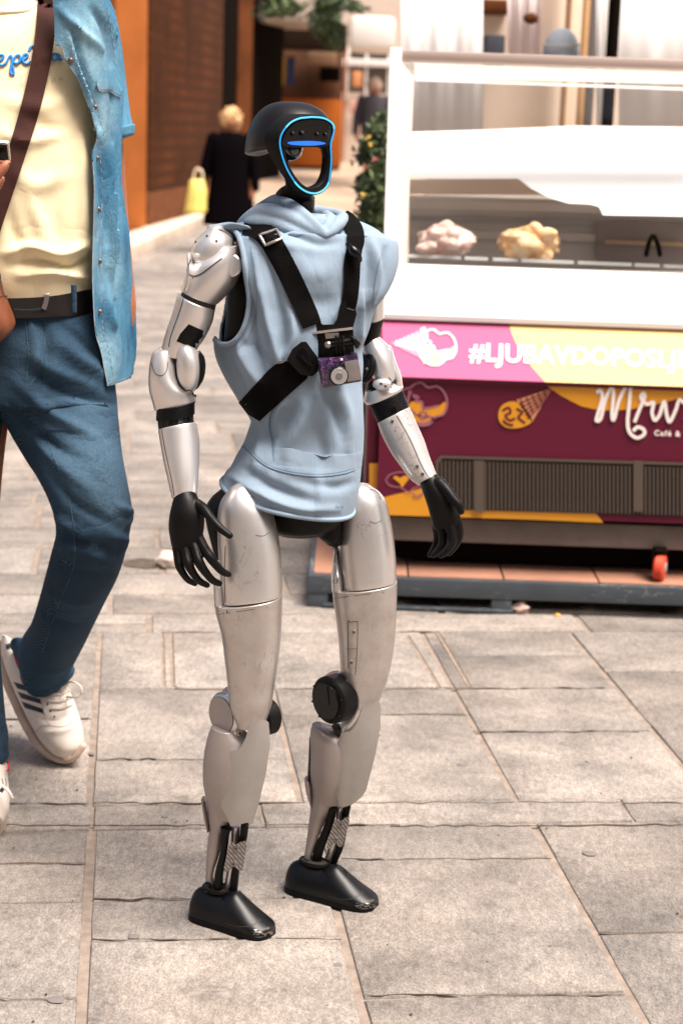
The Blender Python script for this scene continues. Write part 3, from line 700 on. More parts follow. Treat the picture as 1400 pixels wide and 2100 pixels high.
# heart and swashes
pr.add(patch([(818, 990), (806, 980), (812, 976), (820, 980), (830, 975), (838, 980), (830, 992), (824, 999)], PF, 8, .0008, smooth=3), M['yell'])
pr.add(strip([(790, 985), (800, 973), (822, 968), (852, 974), (870, 990), (846, 1002), (838, 1010), (822, 1000), (800, 996)], 1.2, PF2, closed=True), M['printm'])
pr.add(strip([(846, 1012), (852, 1018), (862, 1016), (868, 1010)], 2.0, PF2), M['printm'])
pr.done(); pr = Part('lettering', cart)
Vt = textpx('#LJUBAVDOPOSLJEDNJEG', 962, 739, 1, .036, 36, PB2, bold=.022, spacing=1.04)
pr.add(Vt, mat('lettering_white', (.95, .88, .84), .5))
pr.done(); pr = Part('script_lettering', cart); wh = mat('lettering_cream', (.80, .72, .68), .5)
for q, h in (([(1222, 806), (1230, 800), (1234, 815), (1226, 845), (1222, 862), (1231, 858), (1240, 820), (1252, 797), (1257, 806), (1254, 850), (1258, 860), (1268, 822), (1282, 794), (1291, 792), (1290, 820), (1286, 866), (1291, 888), (1306, 898), (1320, 890), (1318, 880), (1306, 876), (1297, 884)], 3.6),
             ([(1300, 866), (1311, 838), (1321, 813), (1317, 806), (1313, 817), (1326, 829), (1339, 825), (1336, 846), (1342, 862), (1352, 850)], 3.6),
             ([(1352, 850), (1361, 823), (1366, 850), (1372, 865), (1384, 842), (1392, 820), (1402, 827)], 3.6), ([(1404, 862), (1412, 840), (1428, 828), (1436, 850), (1430, 868), (1410, 866)], 3.6)):
    pr.add(strip(q, h, PF2, 6, ramp=.00001), wh)
pr.add(textpx('Café & bar', 1340, 893, 1, .036, 11, PF2, bold=.03, spacing=1.25), wh)
pr.done()
# white upper cabinet ------------------------------------------------
YU = YC+.13                                  # front of ledge
zl = zc(548, YU+.03); zg = zc(131, YU+.17); ztop = zc(112, YU+.17)
XL = float(W(783, 640, YU)[0])
led = Part('white_ledge', cart)
led.add(prism([(YU-.045, zt+.012), (YU+.03, zl), (YU+.06, zl), (YU+.06, zt-.002), (YU-.042, zt-.002)], XL, X1), M['gloss_white']).done()
Part('top_rail', cart).add(boxb(float(W(818, 120, YU+.17)[0]), X1, YU+.15, YU+.24, zg, ztop+.004, .008), mat('beige_rail', (.42, .33, .29), .45, .2)).done()
post = Part('corner_post', cart)
def inclined(xa, xb, xc, xd, th, m, part):   # left post from ledge to top
    A = [W(xa, 660, YU-.01), W(xb, 660, YU-.01), W(xd, 97, YU+.15), W(xc, 97, YU+.15)]; V = np.array(A+[a+np.array([0, th, 0]) for a in A])
    part.add((V, [(0, 1, 2, 3), (7, 6, 5, 4), (0, 4, 5, 1), (1, 5, 6, 2), (2, 6, 7, 3), (3, 7, 4, 0)]), m)
inclined(782, 797, 800, 818, .07, M['gloss_white'], post); post.done()
ep = Part('end_panel', cart); inclined(797, 803, 818, 824, .60, M['gloss_white'], ep); ep.done()
# glass front leaning back
gm = mat('clear_glass', (1, 1, 1), .02); t = gm.node_tree
gl = t.nodes.new('ShaderNodeBsdfGlossy'); gl.inputs['Roughness'].default_value = .03; trn = t.nodes.new('ShaderNodeBsdfTransparent'); trn.inputs[0].default_value = (.97, .98, .975, 1)
frn = t.nodes.new('ShaderNodeFresnel'); frn.inputs[0].default_value = 1.5; mxs = t.nodes.new('ShaderNodeMixShader')
geo_ = t.nodes.new('ShaderNodeNewGeometry'); inv_ = t.nodes.new('ShaderNodeMath'); inv_.operation = 'SUBTRACT'; inv_.inputs[0].default_value = 1; lnk(t, geo_.outputs['Backfacing'], inv_.inputs[1])
mb_ = t.nodes.new('ShaderNodeMath'); mb_.operation = 'MULTIPLY'; lnk(t, frn.outputs[0], mb_.inputs[0]); lnk(t, inv_.outputs[0], mb_.inputs[1]); lnk(t, mb_.outputs[0], mxs.inputs[0]); lnk(t, trn.outputs[0], mxs.inputs[1]); lnk(t, gl.outputs[0], mxs.inputs[2]); lnk(t, mxs.outputs[0], t.nodes['Material Output'].inputs[0])
M['glass'] = gm
gx0, gx1 = float(W(845, 300, YU+.1)[0]), X1-.02
gls = Part('front_glass', cart); A = np.array([[gx0, YU+.035, zl-.005], [gx1, YU+.035, zl-.005], [gx1, YU+.155, zg], [gx0, YU+.155, zg]])
gls.add((np.vstack([A, A+(0, .006, 0)]), [(0, 1, 2, 3), (7, 6, 5, 4), (0, 4, 5, 1), (1, 5, 6, 2), (2, 6, 7, 3), (3, 7, 4, 0)]), gm).done()
fs = Part('glass_frame', cart)
def gp(x, y, off=0):    # point on leaning glass plane
    P0 = np.array([0, YU+.03-off, zl]); d = nrm([0, .12, zg-zl]); n = nrm([0, -d[2], d[1]]); r = ray(x, y); return CO+r*(np.dot(P0-CO, n)/np.dot(r, n))
for poly in ([(803, 552), (822, 128), (850, 128), (832, 552)], [(824, 128), (1530, 152), (1530, 176), (850, 160)]):
    fs.add(patch(poly, lambda x, y: gp(x, y, .004), 60, .012), mat('frame_cream', (.74, .68, .60), .4, coat=.3))
fs.add(patch([(850, 160), (1530, 184), (1530, 190), (852, 166)], lambda x, y: gp(x, y, .008), 60, .006), M['white'])
fs.done()
# interior, rear colours raised to carry the pale reflection veil of the glass
YI = YU+.55
M['inner'] = mat('inner_grey', (.34, .31, .29), .5, var=.3, vscale=3)
Part('tub_deck', cart).add(boxb(XL+.03, X1-.02, YU+.07, YI, zl-.13, zl-.10, .004), M['inner']).done()
bkp = Part('rear_panel', cart)
bkp.add(patch([(838, 545), (838, 400), (1250, 412), (1530, 424), (1530, 560)], lambda x, y: W(x, y, YI), 60, .01), mat('smoky_glass_veiled', (.58, .54, .51), .2, coat=.5))
bkp.add(patch([(838, 398), (838, 368), (1062, 366), (1086, 386), (1120, 400)], lambda x, y: W(x, y, YI-.03), 40, .01), mat('tan_rail', (.72, .60, .50), .5))
for y, c, h in ((418, (.66, .60, .55), 9), (447, (.34, .33, .33), 6), (478, (.60, .56, .53), 8)):
    bkp.add(patch([(842, y-h), (1530, y-h+18), (1530, y+h+18), (842, y+h)], lambda a, b: W(a, b, YI-.015), 80, .008), mat('rear_rail', c, .4))
bkp.add(patch([(1222, 452), (1530, 462), (1530, 545), (1222, 540)], lambda a, b: W(a, b, YI-.03), 60, .008), mat('dark_rear_glass', (.26, .215, .20), .25, coat=.5))
bkp.add(patch([(1240, 492), (1530, 502), (1530, 510), (1240, 500)], lambda a, b: W(a, b, YI-.045), 60, .008), mat('tan_shelf', (.5, .33, .2), .5))
bkp.done()
cv = Part('glass_reflection_shape', cart)  # added white sheet, shaped and tilted to stand for the glass reflection
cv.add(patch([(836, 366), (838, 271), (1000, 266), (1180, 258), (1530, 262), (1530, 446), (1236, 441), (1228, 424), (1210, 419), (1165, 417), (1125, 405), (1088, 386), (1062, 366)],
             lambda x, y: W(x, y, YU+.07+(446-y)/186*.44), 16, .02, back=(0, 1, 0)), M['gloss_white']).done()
tub = Part('tub_rims', cart)
for x0, x1 in ((834, 945), (952, 1000), (1010, 1062), (1068, 1176), (1184, 1294), (1300, 1352), (1360, 1530)):
    y = 521+(x0-834)*.04; tub.add(patch([(x0, y), (x1, y+(x1-x0)*.04), (x1, y+7+(x1-x0)*.04), (x0, y+7)], lambda a, b: W(a, b, YU+.13), 60, .012), M['gloss_white'])
tub.done()
def mound(label, cx, cy, rx, ry, m, seed):
    p = Part('ice_cream', None, label, 'ice cream', 'ice cream heaped behind the cart glass'); Y = YU+.20; c = W(cx, cy+3, Y); k = Y/F; r = np.random.default_rng(seed)
    p.add(ball(c+(0, .02, -.01), (rx*k*1.0, .09, ry*k*1.05), 4, .28, 3.2, seed), m)
    for i in range(26):
        a = r.uniform(0, math.pi); q = r.uniform(.35, 1); b = r.uniform(-.9, .9)
        p.add(ball(c+(math.cos(a)*rx*k*q*.9, -.075*math.sqrt(max(0, 1-b*b*.6))*r.uniform(.3, 1), -ry*k*.95+math.sin(a)*ry*k*1.75*q), (r.uniform(.018, .032), .026, r.uniform(.014, .022)), 2, .3, 2.4, seed*50+i), m)
    p.mods = [mods_remesh(.004, 3, .5)]; p.done()
mound('pale cream and pink heap of ice cream on the left in the cart', 917, 484, 56, 30, mat('icecream_cream', (.74, .60, .54), .6, col2=(.62, .36, .32), vscale=30), 3)
mound('orange heap of ice cream in the middle of the cart', 1088, 488, 62, 30, mat('icecream_orange', (.85, .46, .20), .6, col2=(.80, .62, .42), vscale=22), 8)
sc = Part('serving_tongs', None, 'dark open tongs standing at the right in the cart', 'tongs')
for dx in (-14, 14): sc.add(tube([(1338+dx*.2, 484, YU+.3, 4), (1338+dx*.7, 502, YU+.3, 5), (1338+dx, 522, YU+.3, 5)]), M['dark'])
sc.done()
# castors
for i, (x, lab) in enumerate(((1352, 'red'), (805, 'grey'))):
    Yw = YC+.0 if i == 0 else YC+.2; zd = .093; wc = Part('castor', cart, lab+' castor wheel'); r_ = .037; cx = float(W(x, 1165, Yw)[0])
    wc.add(cyl((cx, Yw, zd+r_), (1, -.35, 0), r_, .03, bev=.006), mat('castor_'+lab, (.62, .06, .025) if i == 0 else (.2, .18, .17), .5))
    wc.add(cyl((cx, Yw, zd+r_), (1, -.35, 0), r_*.45, .036, bev=.004), M['inner'])
    wc.add(box((cx-.022, Yw, zd+r_+.02), (.004, .03, .05), .002), M['dark']); wc.add(box((cx, Yw+.01, zd+r_*2+.010), (.036, .05, .008), .002), M['dark']); wc.done()
# deck
M['tile'] = mat('deck_tile', (.33, .16, .10), .75, var=.25, vscale=6, bump=.3)
M['steel_blue'] = add_scratch(mat('blue_grey_frame', (.05, .062, .075), .5, var=.25, vscale=5), .8, 9, (.3, .3, .28), (1, 1, 4), 3, .5)
dx0 = float(W(632, 1185, 4.49)[0]); dk = thing('deck_platform', 'low reddish tiled deck on a blue grey frame under the cart', 'deck', ((dx0+X1)/2, 4.9, 0))
for i in range(9):
    for j in range(5):
        w_ = .26; xa = dx0+.012+i*w_; ya = 4.50+j*.2
        Part('deck_tile', dk).add(boxb(xa+.002, xa+w_-.002, ya+.002, ya+.198, .078, .092+random.uniform(-.001, .001), .003), M['tile']).done()
fr = Part('frame', dk)
fr.add(boxb(dx0, dx0+2.36, 4.475, 4.497, .040, .090, .003), M['steel_blue'])
fr.add(boxb(dx0, dx0+2.36, 5.52, 5.54, .040, .090, .003), M['steel_blue'])
fr.add(boxb(dx0, dx0+2.36, 4.55, 5.5, .060, .074, .003), M['steel_blue'])
fr.add(boxb(dx0, dx0+.02, 4.50, 5.5, .055, .090, .003), M['steel_blue'])
fr.add(boxb(dx0+.04, dx0+.56, 4.470, 4.49, .002, .012, .003), M['steel_blue'])
for xx in (.0, .5, 1.3, 2.1):
    fr.add(boxb(dx0+xx, dx0+xx+.055, 4.478, 4.496, 0, .042, .003), M['steel_blue']); fr.add(boxb(dx0+xx, dx0+xx+.055, 5.2, 5.3, 0, .06, .003), M['steel_blue'])
fr.done()
# dark slate cabinet left of the cart
cb = thing('dark_cabinet', 'dark slate grey cabinet standing between the robot and the cart', 'cabinet', W(745, 1000, 5.3)*[1, 1, 0]+[0, 0, .092])
a, b = W(700, 980, 5.3), W(790, 560, 5.3)
Part('body', cb).add(boxb(a[0], b[0], 5.3, 5.5, a[2], b[2], .006), mat('slate', (.055, .06, .068), .5, var=.2)).done()
Part('plinth', cb).add(boxb(a[0]+.01, b[0]-.01, 5.31, 5.49, .092, a[2], .006), mat('brown_plinth', (.28, .17, .12), .7)).done()

# ---- stall behind the cart (7-9 m)
M['curtain'] = mat('white_curtain', (.88, .85, .82), .8, var=.06, vscale=2)
def curtain(label, x0, x1, y1, Y, seed, m=None, name='curtain', cat='curtain', group='white curtains behind the cart', taper=0):
    r = np.random.default_rng(seed); p = Part(name, None, label, cat, group); n = 90; ph = r.uniform(0, 6, 4); A, Bt = [], []
    for lay in range(2):
        for i in range(n):
            u = i/(n-1); dy = .006*math.sin(u*17+ph[0])+.002*math.sin(u*41+ph[1])+lay*.006
            a, b = W(x0+(x1-x0)*u, -160, Y), W(x0+taper+(x1-x0-2*taper)*u, y1, Y); a[1] += dy*.6; b[1] += dy; (A if lay == 0 else Bt).append((a, b))
    V = np.array([q for L in (A, Bt) for pr_ in L for q in pr_]); o = 2*n
    Fc = []
    for i in range(n-1): Fc += [(2*i, 2*i+1, 2*i+3, 2*i+2), (o+2*i+2, o+2*i+3, o+2*i+1, o+2*i), (2*i, 2*i+2, o+2*i+2, o+2*i), (2*i+1, o+2*i+1, o+2*i+3, 2*i+3)]
    p.add((V, Fc), m or M['curtain']); p.ang = 180; p.done()
curtain('long white curtain hanging behind the left end of the cart', 822, 990, 330, 7.2, 1)
curtain('white curtain hanging right of the black pole', 1268, 1560, 330, 7.2, 2)
curtain('narrow white curtain between the wooden post and the black pole', 1222, 1250, 330, 7.25, 3)
curtain('pale pink cloth gathered at the knot behind the cart', 1036, 1112, 140, 7.4, 4, mat('pink_cloth', (.86, .74, .72), .8), 'draped_cloth', 'cloth', None, 6)
bl = Part('black_pole', None, 'black upright pole behind the cart', 'pole'); a = W(1256, 330, 7); b = W(1256, -200, 7)
bl.add(cyl((a+b)/2*[1, 1, 1], b*[1, 1, 1]-a*[1, 1, 1]-[b[0]-a[0], 0, 0], .024, b[2]-a[2]), M['dark']).done()
solid('wooden_post', 'light wooden post beside the round grey cushion', 'post', (7.6, 1190, -160, 1208, 330), .06, mat('light_wood', (.62, .36, .16), .6, var=.2))
solid('grey_post', 'dark grey post right of the wooden post', 'post', (7.7, 1209, -160, 1221, 330), .06, mat('grey_post', (.12, .11, .11), .6))
rc = Part('round_cushion', None, 'round blue grey cushion behind the top rail of the cart', 'cushion'); rc.add(ball(W(1150, 108, 7.7), (.080, .04, .105), 3), mat('blue_grey_cloth', (.22, .25, .29), .8))
rc.add(tube3([W(1113+i*5, 92-0*i, 7.655-.004*math.sin(i/15*math.pi)) for i in range(16)], .003), M['inner']); rc.done()
shf = thing('wall_shelf', 'orange brown shelving unit seen between the curtains', 'shelf', W(1100, 330, 8.4))
bx('shelf_back', shf, 8.5, 960, -200, 1300, 330, .1, mat('peach_board', (.82, .66, .52), .7)); bx('shelf_board', shf, 8.2, 980, 0, 1050, 22, .3, M['brown'])
bx('upright', shf, 8.25, 1150, -200, 1186, 330, .2, mat('tan_board', (.55, .32, .16), .6))
bx('dark_box', shf, 8.2, 992, 72, 1036, 150, .2, mat('dark_blue_box', (.03, .035, .045), .6))
kn = Part('cloth_knot', None, 'small brown knot holding the pink cloth', 'knot'); kn.add(ball(W(1088, 38, 7.33), (.03, .02, .022), 3, .3, 3), M['brown']).done()
wl = Part('rear_wall', None, 'pale wall far behind the cart and curtains', 'wall'); a, b = W(780, 420, 9.6), W(1700, -700, 9.6); wl.add(boxb(a[0]+.25, b[0], 9.6, 9.8, -.02, b[2], .01), mat('rear_wall', (.75, .66, .6), .8, var=.15)).done()

# small things on the ground
st = Part('stone', None, 'pale pinkish stone lying at the foot of the deck frame', 'stone'); q = GP(1066, 1256); st.add(ball(q+(0, 0, .013), (.026, .02, .017), 3, .5, 1.6, 4), mat('pinkish_stone', (.55, .40, .34), .8, var=.2, vscale=40)).done()
st = Part('stone', None, 'rounded pale stone lying behind the robot hand', 'stone'); q = GP(345, 1162); st.add(ball(q+(0, 0, .02), (.036, .03, .026), 3, .4, 1.4, 6), mat('pale_stone', (.6, .5, .43), .8, var=.2, vscale=40)).done()
lf = Part('orange_peel', None, 'tiny orange scrap on the paving by the deck', 'scrap'); q = GP(1142, 1264); lf.add(ball(q+(0, 0, .004), (.009, .006, .004), 2, .5, 2), mat('orange_scrap', (.85, .35, .03), .6)).done()
ub_ = Part('undercart_shade_box', cart); ub_.add(boxb(X0+.06, X1, YC+.10, YB-.1, .105, .22, .01), M['dark']); ub_.done()  # added near-black box standing in for the deep shade under the cart
# unseen building added behind the camera to cut frontal light and darken reflections
blocker = thing('fill_blocker_building', 'unseen brown building added behind the viewer to cut frontal light', 'building', (0, -5.5, 0))
Part('wall', blocker).add(boxb(-14, 16, -6.3, -5.5, -.02, 6.2, .05), mat('blocker_wall', (.27, .205, .165), .8, var=.3, vscale=1)).done()  # wall of the added blocker building
for i in range(9):
    for j in range(2):
        wn = Part('window', blocker); wn.add(boxb(-12.6+i*3.1, -11.2+i*3.1, -5.52, -5.44, 1.0+j*2.8, 2.7+j*2.8, .02), mat('blocker_window_dark', (.03, .03, .035), .1) if (i+j) == 0 else M['dark']); fr_w = wn.done()  # windows of the added blocker building
        Part('frame', fr_w).add(boxb(-12.7+i*3.1, -11.1+i*3.1, -5.46, -5.40, .92+j*2.8, 1.0+j*2.8, .01), M['white']).done()  # window sills of the added blocker building
dg = Part('dark_crack', kind='structure'); 
dg.add(patch([(252, 1150), (290, 1144), (340, 1150), (338, 1163), (300, 1166), (256, 1160)], lambda x, y: GP(x, y, .003), 20, .0005), M['gap']).done()
# ================================================================== ROBOT
Lv = np.array([.72, .69, 0]); Lv /= np.linalg.norm(Lv); Fv = np.array([.69, -.72, 0]); Fv /= np.linalg.norm(Fv)
M['silver'] = add_scratch(mat('silver_paint', (.64, .62, .61), .34, .78, var=.10, vscale=14, coat=.15), .6, 38, (.14, .12, .11), (1, 1, .6), 17, .56)
M['silver_clean'] = mat('silver_paint_clean', (.72, .695, .685), .34, .72, var=.06, vscale=10, coat=.15)
M['silver_worn'] = add_scratch(mat('silver_paint_worn', (.54, .52, .505), .36, .78, var=.16, vscale=24, col2=(.46, .41, .38), coat=.1), .6, 40, (.12, .10, .09), (1, 1, .35), 13, .55)
M['shin'] = mat('matt_grey_paint', (.37, .325, .305), .46, .4, var=.08, vscale=20)
M['guard'] = mat('guard_grey_paint', (.40, .38, .36), .38, .55, var=.12, vscale=16)
M['seam'] = mat('seam_dark', (.035, .028, .026), .8)
M['blk'] = mat('black_plastic', (.0035, .003, .003), .45, var=.25, vscale=30, spec=.18)
M['blkm'] = mat('black_matt_plastic', (.0035, .003, .003), .5, spec=.15)
M['glossb'] = mat('black_gloss', (.002, .002, .0025), .22, spec=.3)
M['rub'] = mat('black_rubber', (.003, .003, .0035), .5, spec=.15)
M['led'] = mat('led_ring', (.02, .1, .12), .4, emit=(.05, .37, .56), estr=1.0)
M['bar'] = mat('led_bar', (.0, .02, .1), .4, emit=(.01, .11, .62), estr=1.0)
M['cloth'] = mat('sky_blue_jersey', (.245, .325, .415), .85, var=.10, vscale=9, sheen=.08, spec=.15, bump=.2, bscale=700)
add_crease(M['cloth'], 13, .13, .02, (1, 1, .4)); add_crease(M['cloth'], 60, .2, .004, (1, 1, .7), False)
M['stitch'] = mat('stitch_line', (.13, .20, .28), .9)
M['web'] = wave_mix(mat('black_webbing', (.0035, .003, .003), .85, spec=.05, bump=.3, bscale=500), 'Z', 160, (.006, .006, .006), .5, .3)
M['screw'] = mat('screw_metal', (.35, .33, .31), .35, .9)
M['tealglass'] = mat('teal_lens', (.003, .022, .028), .06, coat=1)
rb = thing('humanoid_robot', 'slim silver and black humanoid robot with open black head, wearing a sleeveless light blue hoodie', 'robot', [*(GP(520, 1890)[:2]+GP(650, 1840)[:2])/2, 0])
# ---- torso under the hoodie
to = Part('torso', rb)
to.add(loft([(575, 430, 650, 438, 2.68, .04), (500, 480, 745, 490, 2.68, .055, 2, .06), (470, 560, 770, 560, 2.68, .07, 2, .08), (464, 640, 745, 650, 2.68, .08), (462, 720, 728, 720, 2.68, .085), (492, 800, 718, 800, 2.68, .08), (535, 865, 708, 865, 2.68, .07), (530, 930, 708, 930, 2.68, .07), (505, 1010, 710, 1010, 2.68, .075)]), M['blkm']).done()
pv_ = Part('pelvis', rb)
pv_.add(loft([(505, 960, 715, 960, 2.68, .07), (500, 1020, 712, 1020, 2.68, .075), (520, 1060, 705, 1060, 2.67, .07), (555, 1086, 690, 1082, 2.67, .05)], dome=.01), M['blk'])
pv_.add(loft([(640, 1060, 705, 1060, 2.68, .04), (645, 1090, 703, 1092, 2.68, .04), (665, 1110, 700, 1113, 2.68, .025)], dome=.006), M['rub'])
pv_.done()
nk = Part('neck', rb)
nk.add(loft([(576, 386, 636, 392, 2.65, .016), (566, 395, 642, 400, 2.65, .024, 2.6), (566, 404, 643, 410, 2.65, .026, 2.6)], bev=.002), M['blk'])
nk.add(loft([(590, 400, 646, 405, 2.665, .024), (594, 430, 645, 432, 2.665, .022), (590, 462, 650, 462, 2.665, .026)], bev=.002), M['glossb'])
nk.done()
# ---- head
P0 = W(630, 325, 2.585); FN = nrm(Fv+np.array([0, 0, -.04]))
def onface(x, y, off=0): r = ray(x, y); return CO+r*(np.dot(P0+FN*off-CO, FN)/np.dot(r, FN))
LED = [(638, 240), (662, 242), (677, 249), (684, 258), (684, 272), (680, 286), (678, 300), (679, 317), (679, 336), (677, 354), (673.5, 375), (665, 388), (652, 395.5), (641, 396.5), (626, 392), (610, 380), (596.5, 361), (586, 341), (578, 317), (574, 296), (576, 279), (584.5, 263.5), (598, 250), (617, 242)]
HOLE = [(590, 306), (600, 303), (617, 304), (651, 304), (667, 307), (671, 317), (671, 336), (667.5, 356), (660, 373.5), (648, 382), (634, 383), (617, 370), (600, 344), (591.5, 325.5)]
def ccl(P, k=6):
    P = np.array(P, float); Q = np.vstack([P[-2:], P, P[:3]]); return cr(Q, k)[2*k:-3*k+ (0 if k else 0)]
def star(P, c, n=90):
    P = ccl(P); out = []
    for a in np.linspace(0, 2*math.pi, n, endpoint=False):
        d = np.array([math.cos(a), math.sin(a)]); best = None
        for i in range(len(P)):
            p, q = P[i], P[(i+1) % len(P)]; e = q-p; den = d[0]*e[1]-d[1]*e[0]
            if abs(den) < 1e-9: continue
            w_ = p-c; t = (w_[0]*e[1]-w_[1]*e[0])/den; u = (w_[0]*d[1]-w_[1]*d[0])/den
            if t > 0 and -1e-6 <= u <= 1+1e-6: best = t if best is None else max(best, t)
        out.append(c+d*best)
    return np.array(out)
hc = np.array([634., 338.]); So = star(LED, hc); Sh = star(HOLE, hc); Sh = Sh+(Sh-hc)/np.linalg.norm(Sh-hc, axis=1)[:, None]*1.5
def grow(S_, k): d = S_-hc; l = np.linalg.norm(d, axis=1)[:, None]; return S_+d/l*k
def loop(S_, off): return np.array([onface(p[0], p[1], 0)+FN*(off(p) if callable(off) else off) for p in S_])
ff_ = Part('face_frame', rb); ff_.ang = 50
bk = lambda p: -float(np.interp(p[1], [300, 345, 380, 400], [.030, .016, .010, .012]))
RR = [loop(grow(So, 5), bk), loop(grow(So, 5), -.005), loop(grow(So, 3.5), -.001), loop(grow(So, -1), 0), loop(grow(So, -3.5), -.0015), loop(grow(Sh, 2), -.0015), loop(grow(Sh, 0), -.004), loop(grow(Sh, 0), -.014)]
RR.append(RR[0]-0); V, Fc = rings(RR, False); ff_.add((V, Fc), M['blkm'])
ff_.add(patch([(581, 300), (583, 280), (592, 264), (610, 250), (638, 246), (662, 248), (676, 256), (679, 268), (676, 284), (673, 299), (630, 300)], lambda x, y: onface(x, y, .0008), 8, .001, smooth=3), M['glossb'])
ff_.done()
M['led_deep'] = mat('led_ring_deep', (.0, .05, .12), .4, emit=(.012, .20, .42), estr=1.0)
K = ccl(LED, 5); K = K[:-1] if np.allclose(K[0], K[-1]) else K; lr = Part('light_ring', rb)
kind = [1 if (262 < p[1] < 374 and (p[0] < 607 or p[0] > 670)) else 0 for p in K]; n_ = len(K); i = 0
while i < n_:
    j = i
    while j < n_ and kind[j] == kind[i]: j += 1
    seg = [K[q % n_] for q in range(i, j+1)]
    if len(seg) > 1: lr.add(tube3([onface(p[0], p[1], .0006) for p in seg], .0013 if kind[i] == 0 else .0011, 8), M['led_deep' if kind[i] else 'led'])
    i = j
lr.done()
lb = Part('light_bar', rb)
lb.add(patch([(589, 293), (598, 290.3), (630, 289), (655, 290.3), (668, 294), (655, 297.3), (630, 298.6), (600, 297)], lambda x, y: onface(x, y, .004), 5, .003, smooth=3), M['bar']).done()
for x, y, r_ in ((600, 274, 4.2), (619, 273, 5.5), (650, 275, 4.2), (667, 276, 4)):
    s_ = Part('camera_sensor', rb); c = onface(x, y, .0015); s_.add(cyl(c, FN, r_*2.6/F, .004, 24, .0006), M['blk']); s_.add(ball(c+FN*.0015, (r_*1.8/F,)*2+(r_*1.8/F,), 2), mat('sensor_glass', (.006, .007, .008), .25, spec=.3)); s_.done()
# helmet dome
hd = Part('helmet_shell', rb); hd.ang = 55
FH = nrm(Fv); UH = np.array([0, 0, 1.]); cH = W(597, 306, 2.65); rings_ = []
dep0 = float(np.dot(P0-cH, FN))
nb = 64; ns = 22
def dome(th, s):   # s from 0 rim bottom to 1 top ; th around
    return np.array([math.cos(th), math.sin(th)])
A_, B_, C_ = .0745, .062, .0705
RG = []
for i in range(ns+1):
    ph = (math.pi/2)*i/ns*.999; z = math.sin(ph); q = math.cos(ph); ring_ = []
    for j in range(nb):
        a = 2*math.pi*j/nb; f_ = math.cos(a)*A_*q**.8; l_ = math.sin(a)*(B_ if math.sin(a) < 0 else .058)*q**.7
        zz = z*C_+(.014-.021*(.5-.5*math.cos(a))+.014*max(0, math.sin(a)))*(1-z)
        if f_ > 0: f_ = f_*1.0
        p = cH+FH*(f_-.004)+Lv*l_+UH*zz
        d = np.dot(p-P0, FN)+.004
        if d > 0: p = p-FN*d
        ring_.append(p)
    RG.append(np.array(ring_))
low = RG[0]-UH*.004; cen = low.mean(0); V, Fc = rings([cen+(low-cen)*.80-UH*.001, cen+(low-cen)*.95-UH*.003, low]+RG); hd.add((V, Fc), mat('brown_black_shell', (.005, .0035, .0035), .36, spec=.35))
hd.add(ball(W(575, 307, 2.69), (.02, .016, .006), 2), M['rub'])
hd.done()
js = Part('jaw_support', rb)
js.add(loft([(552, 296, 592, 300, 2.635, .02), (560, 318, 592, 322, 2.63, .020), (572, 343, 594, 346, 2.615, .012), (582, 362, 606, 364, 2.61, .010), (585, 380, 632, 391, 2.615, .010), (576, 388, 640, 397, 2.62, .012), (568, 395, 641, 402, 2.63, .014)], bev=.002), M['blkm']).done()
cl_ = Part('camera_dome', rb); cl_.add(ball(W(597, 306, 2.63), .0175, 3), M['tealglass']).done()
# ---- hoodie
ho = Part('hoodie', rb); ho.ang = 180
HK = [(545, 432, 682, 440, 2.665, .055, 2, .03), (508, 446, 722, 452, 2.665, .066, 2, .05), (478, 466, 770, 476, 2.665, .075, 2.2, .08), (462, 492, 800, 502, 2.665, .086, 2.4, .11), (462, 530, 803, 530, 2.66, .094, 2.4, .12), (463, 575, 786, 572, 2.66, .103, 2.4, .11),
      (458, 620, 761, 615, 2.66, .107, 2.4, .08), (450, 660, 750, 665, 2.66, .110, 2.3, .06), (441, 700, 738, 705, 2.66, .113, 2.2, .05), (448, 740, 736, 745, 2.66, .113, 2.2, .06), (462, 775, 736, 785, 2.66, .112, 2.2, .05), (492, 822, 737, 830, 2.66, .108, 2.2, .05), (520, 866, 737, 872, 2.66, .104, 2.2, .05),
      (512, 902, 735, 915, 2.66, .108, 2.2, .05), (488, 940, 732, 950, 2.655, .112, 2.2, .05), (470, 972, 728, 992, 2.65, .115, 2.2, .05), (457, 998, 719, 1036, 2.65, .117, 2.2, .05)]
hg = loft(HK, n=260, sub=18, open_=True); ho.add(hg, M['cloth'])
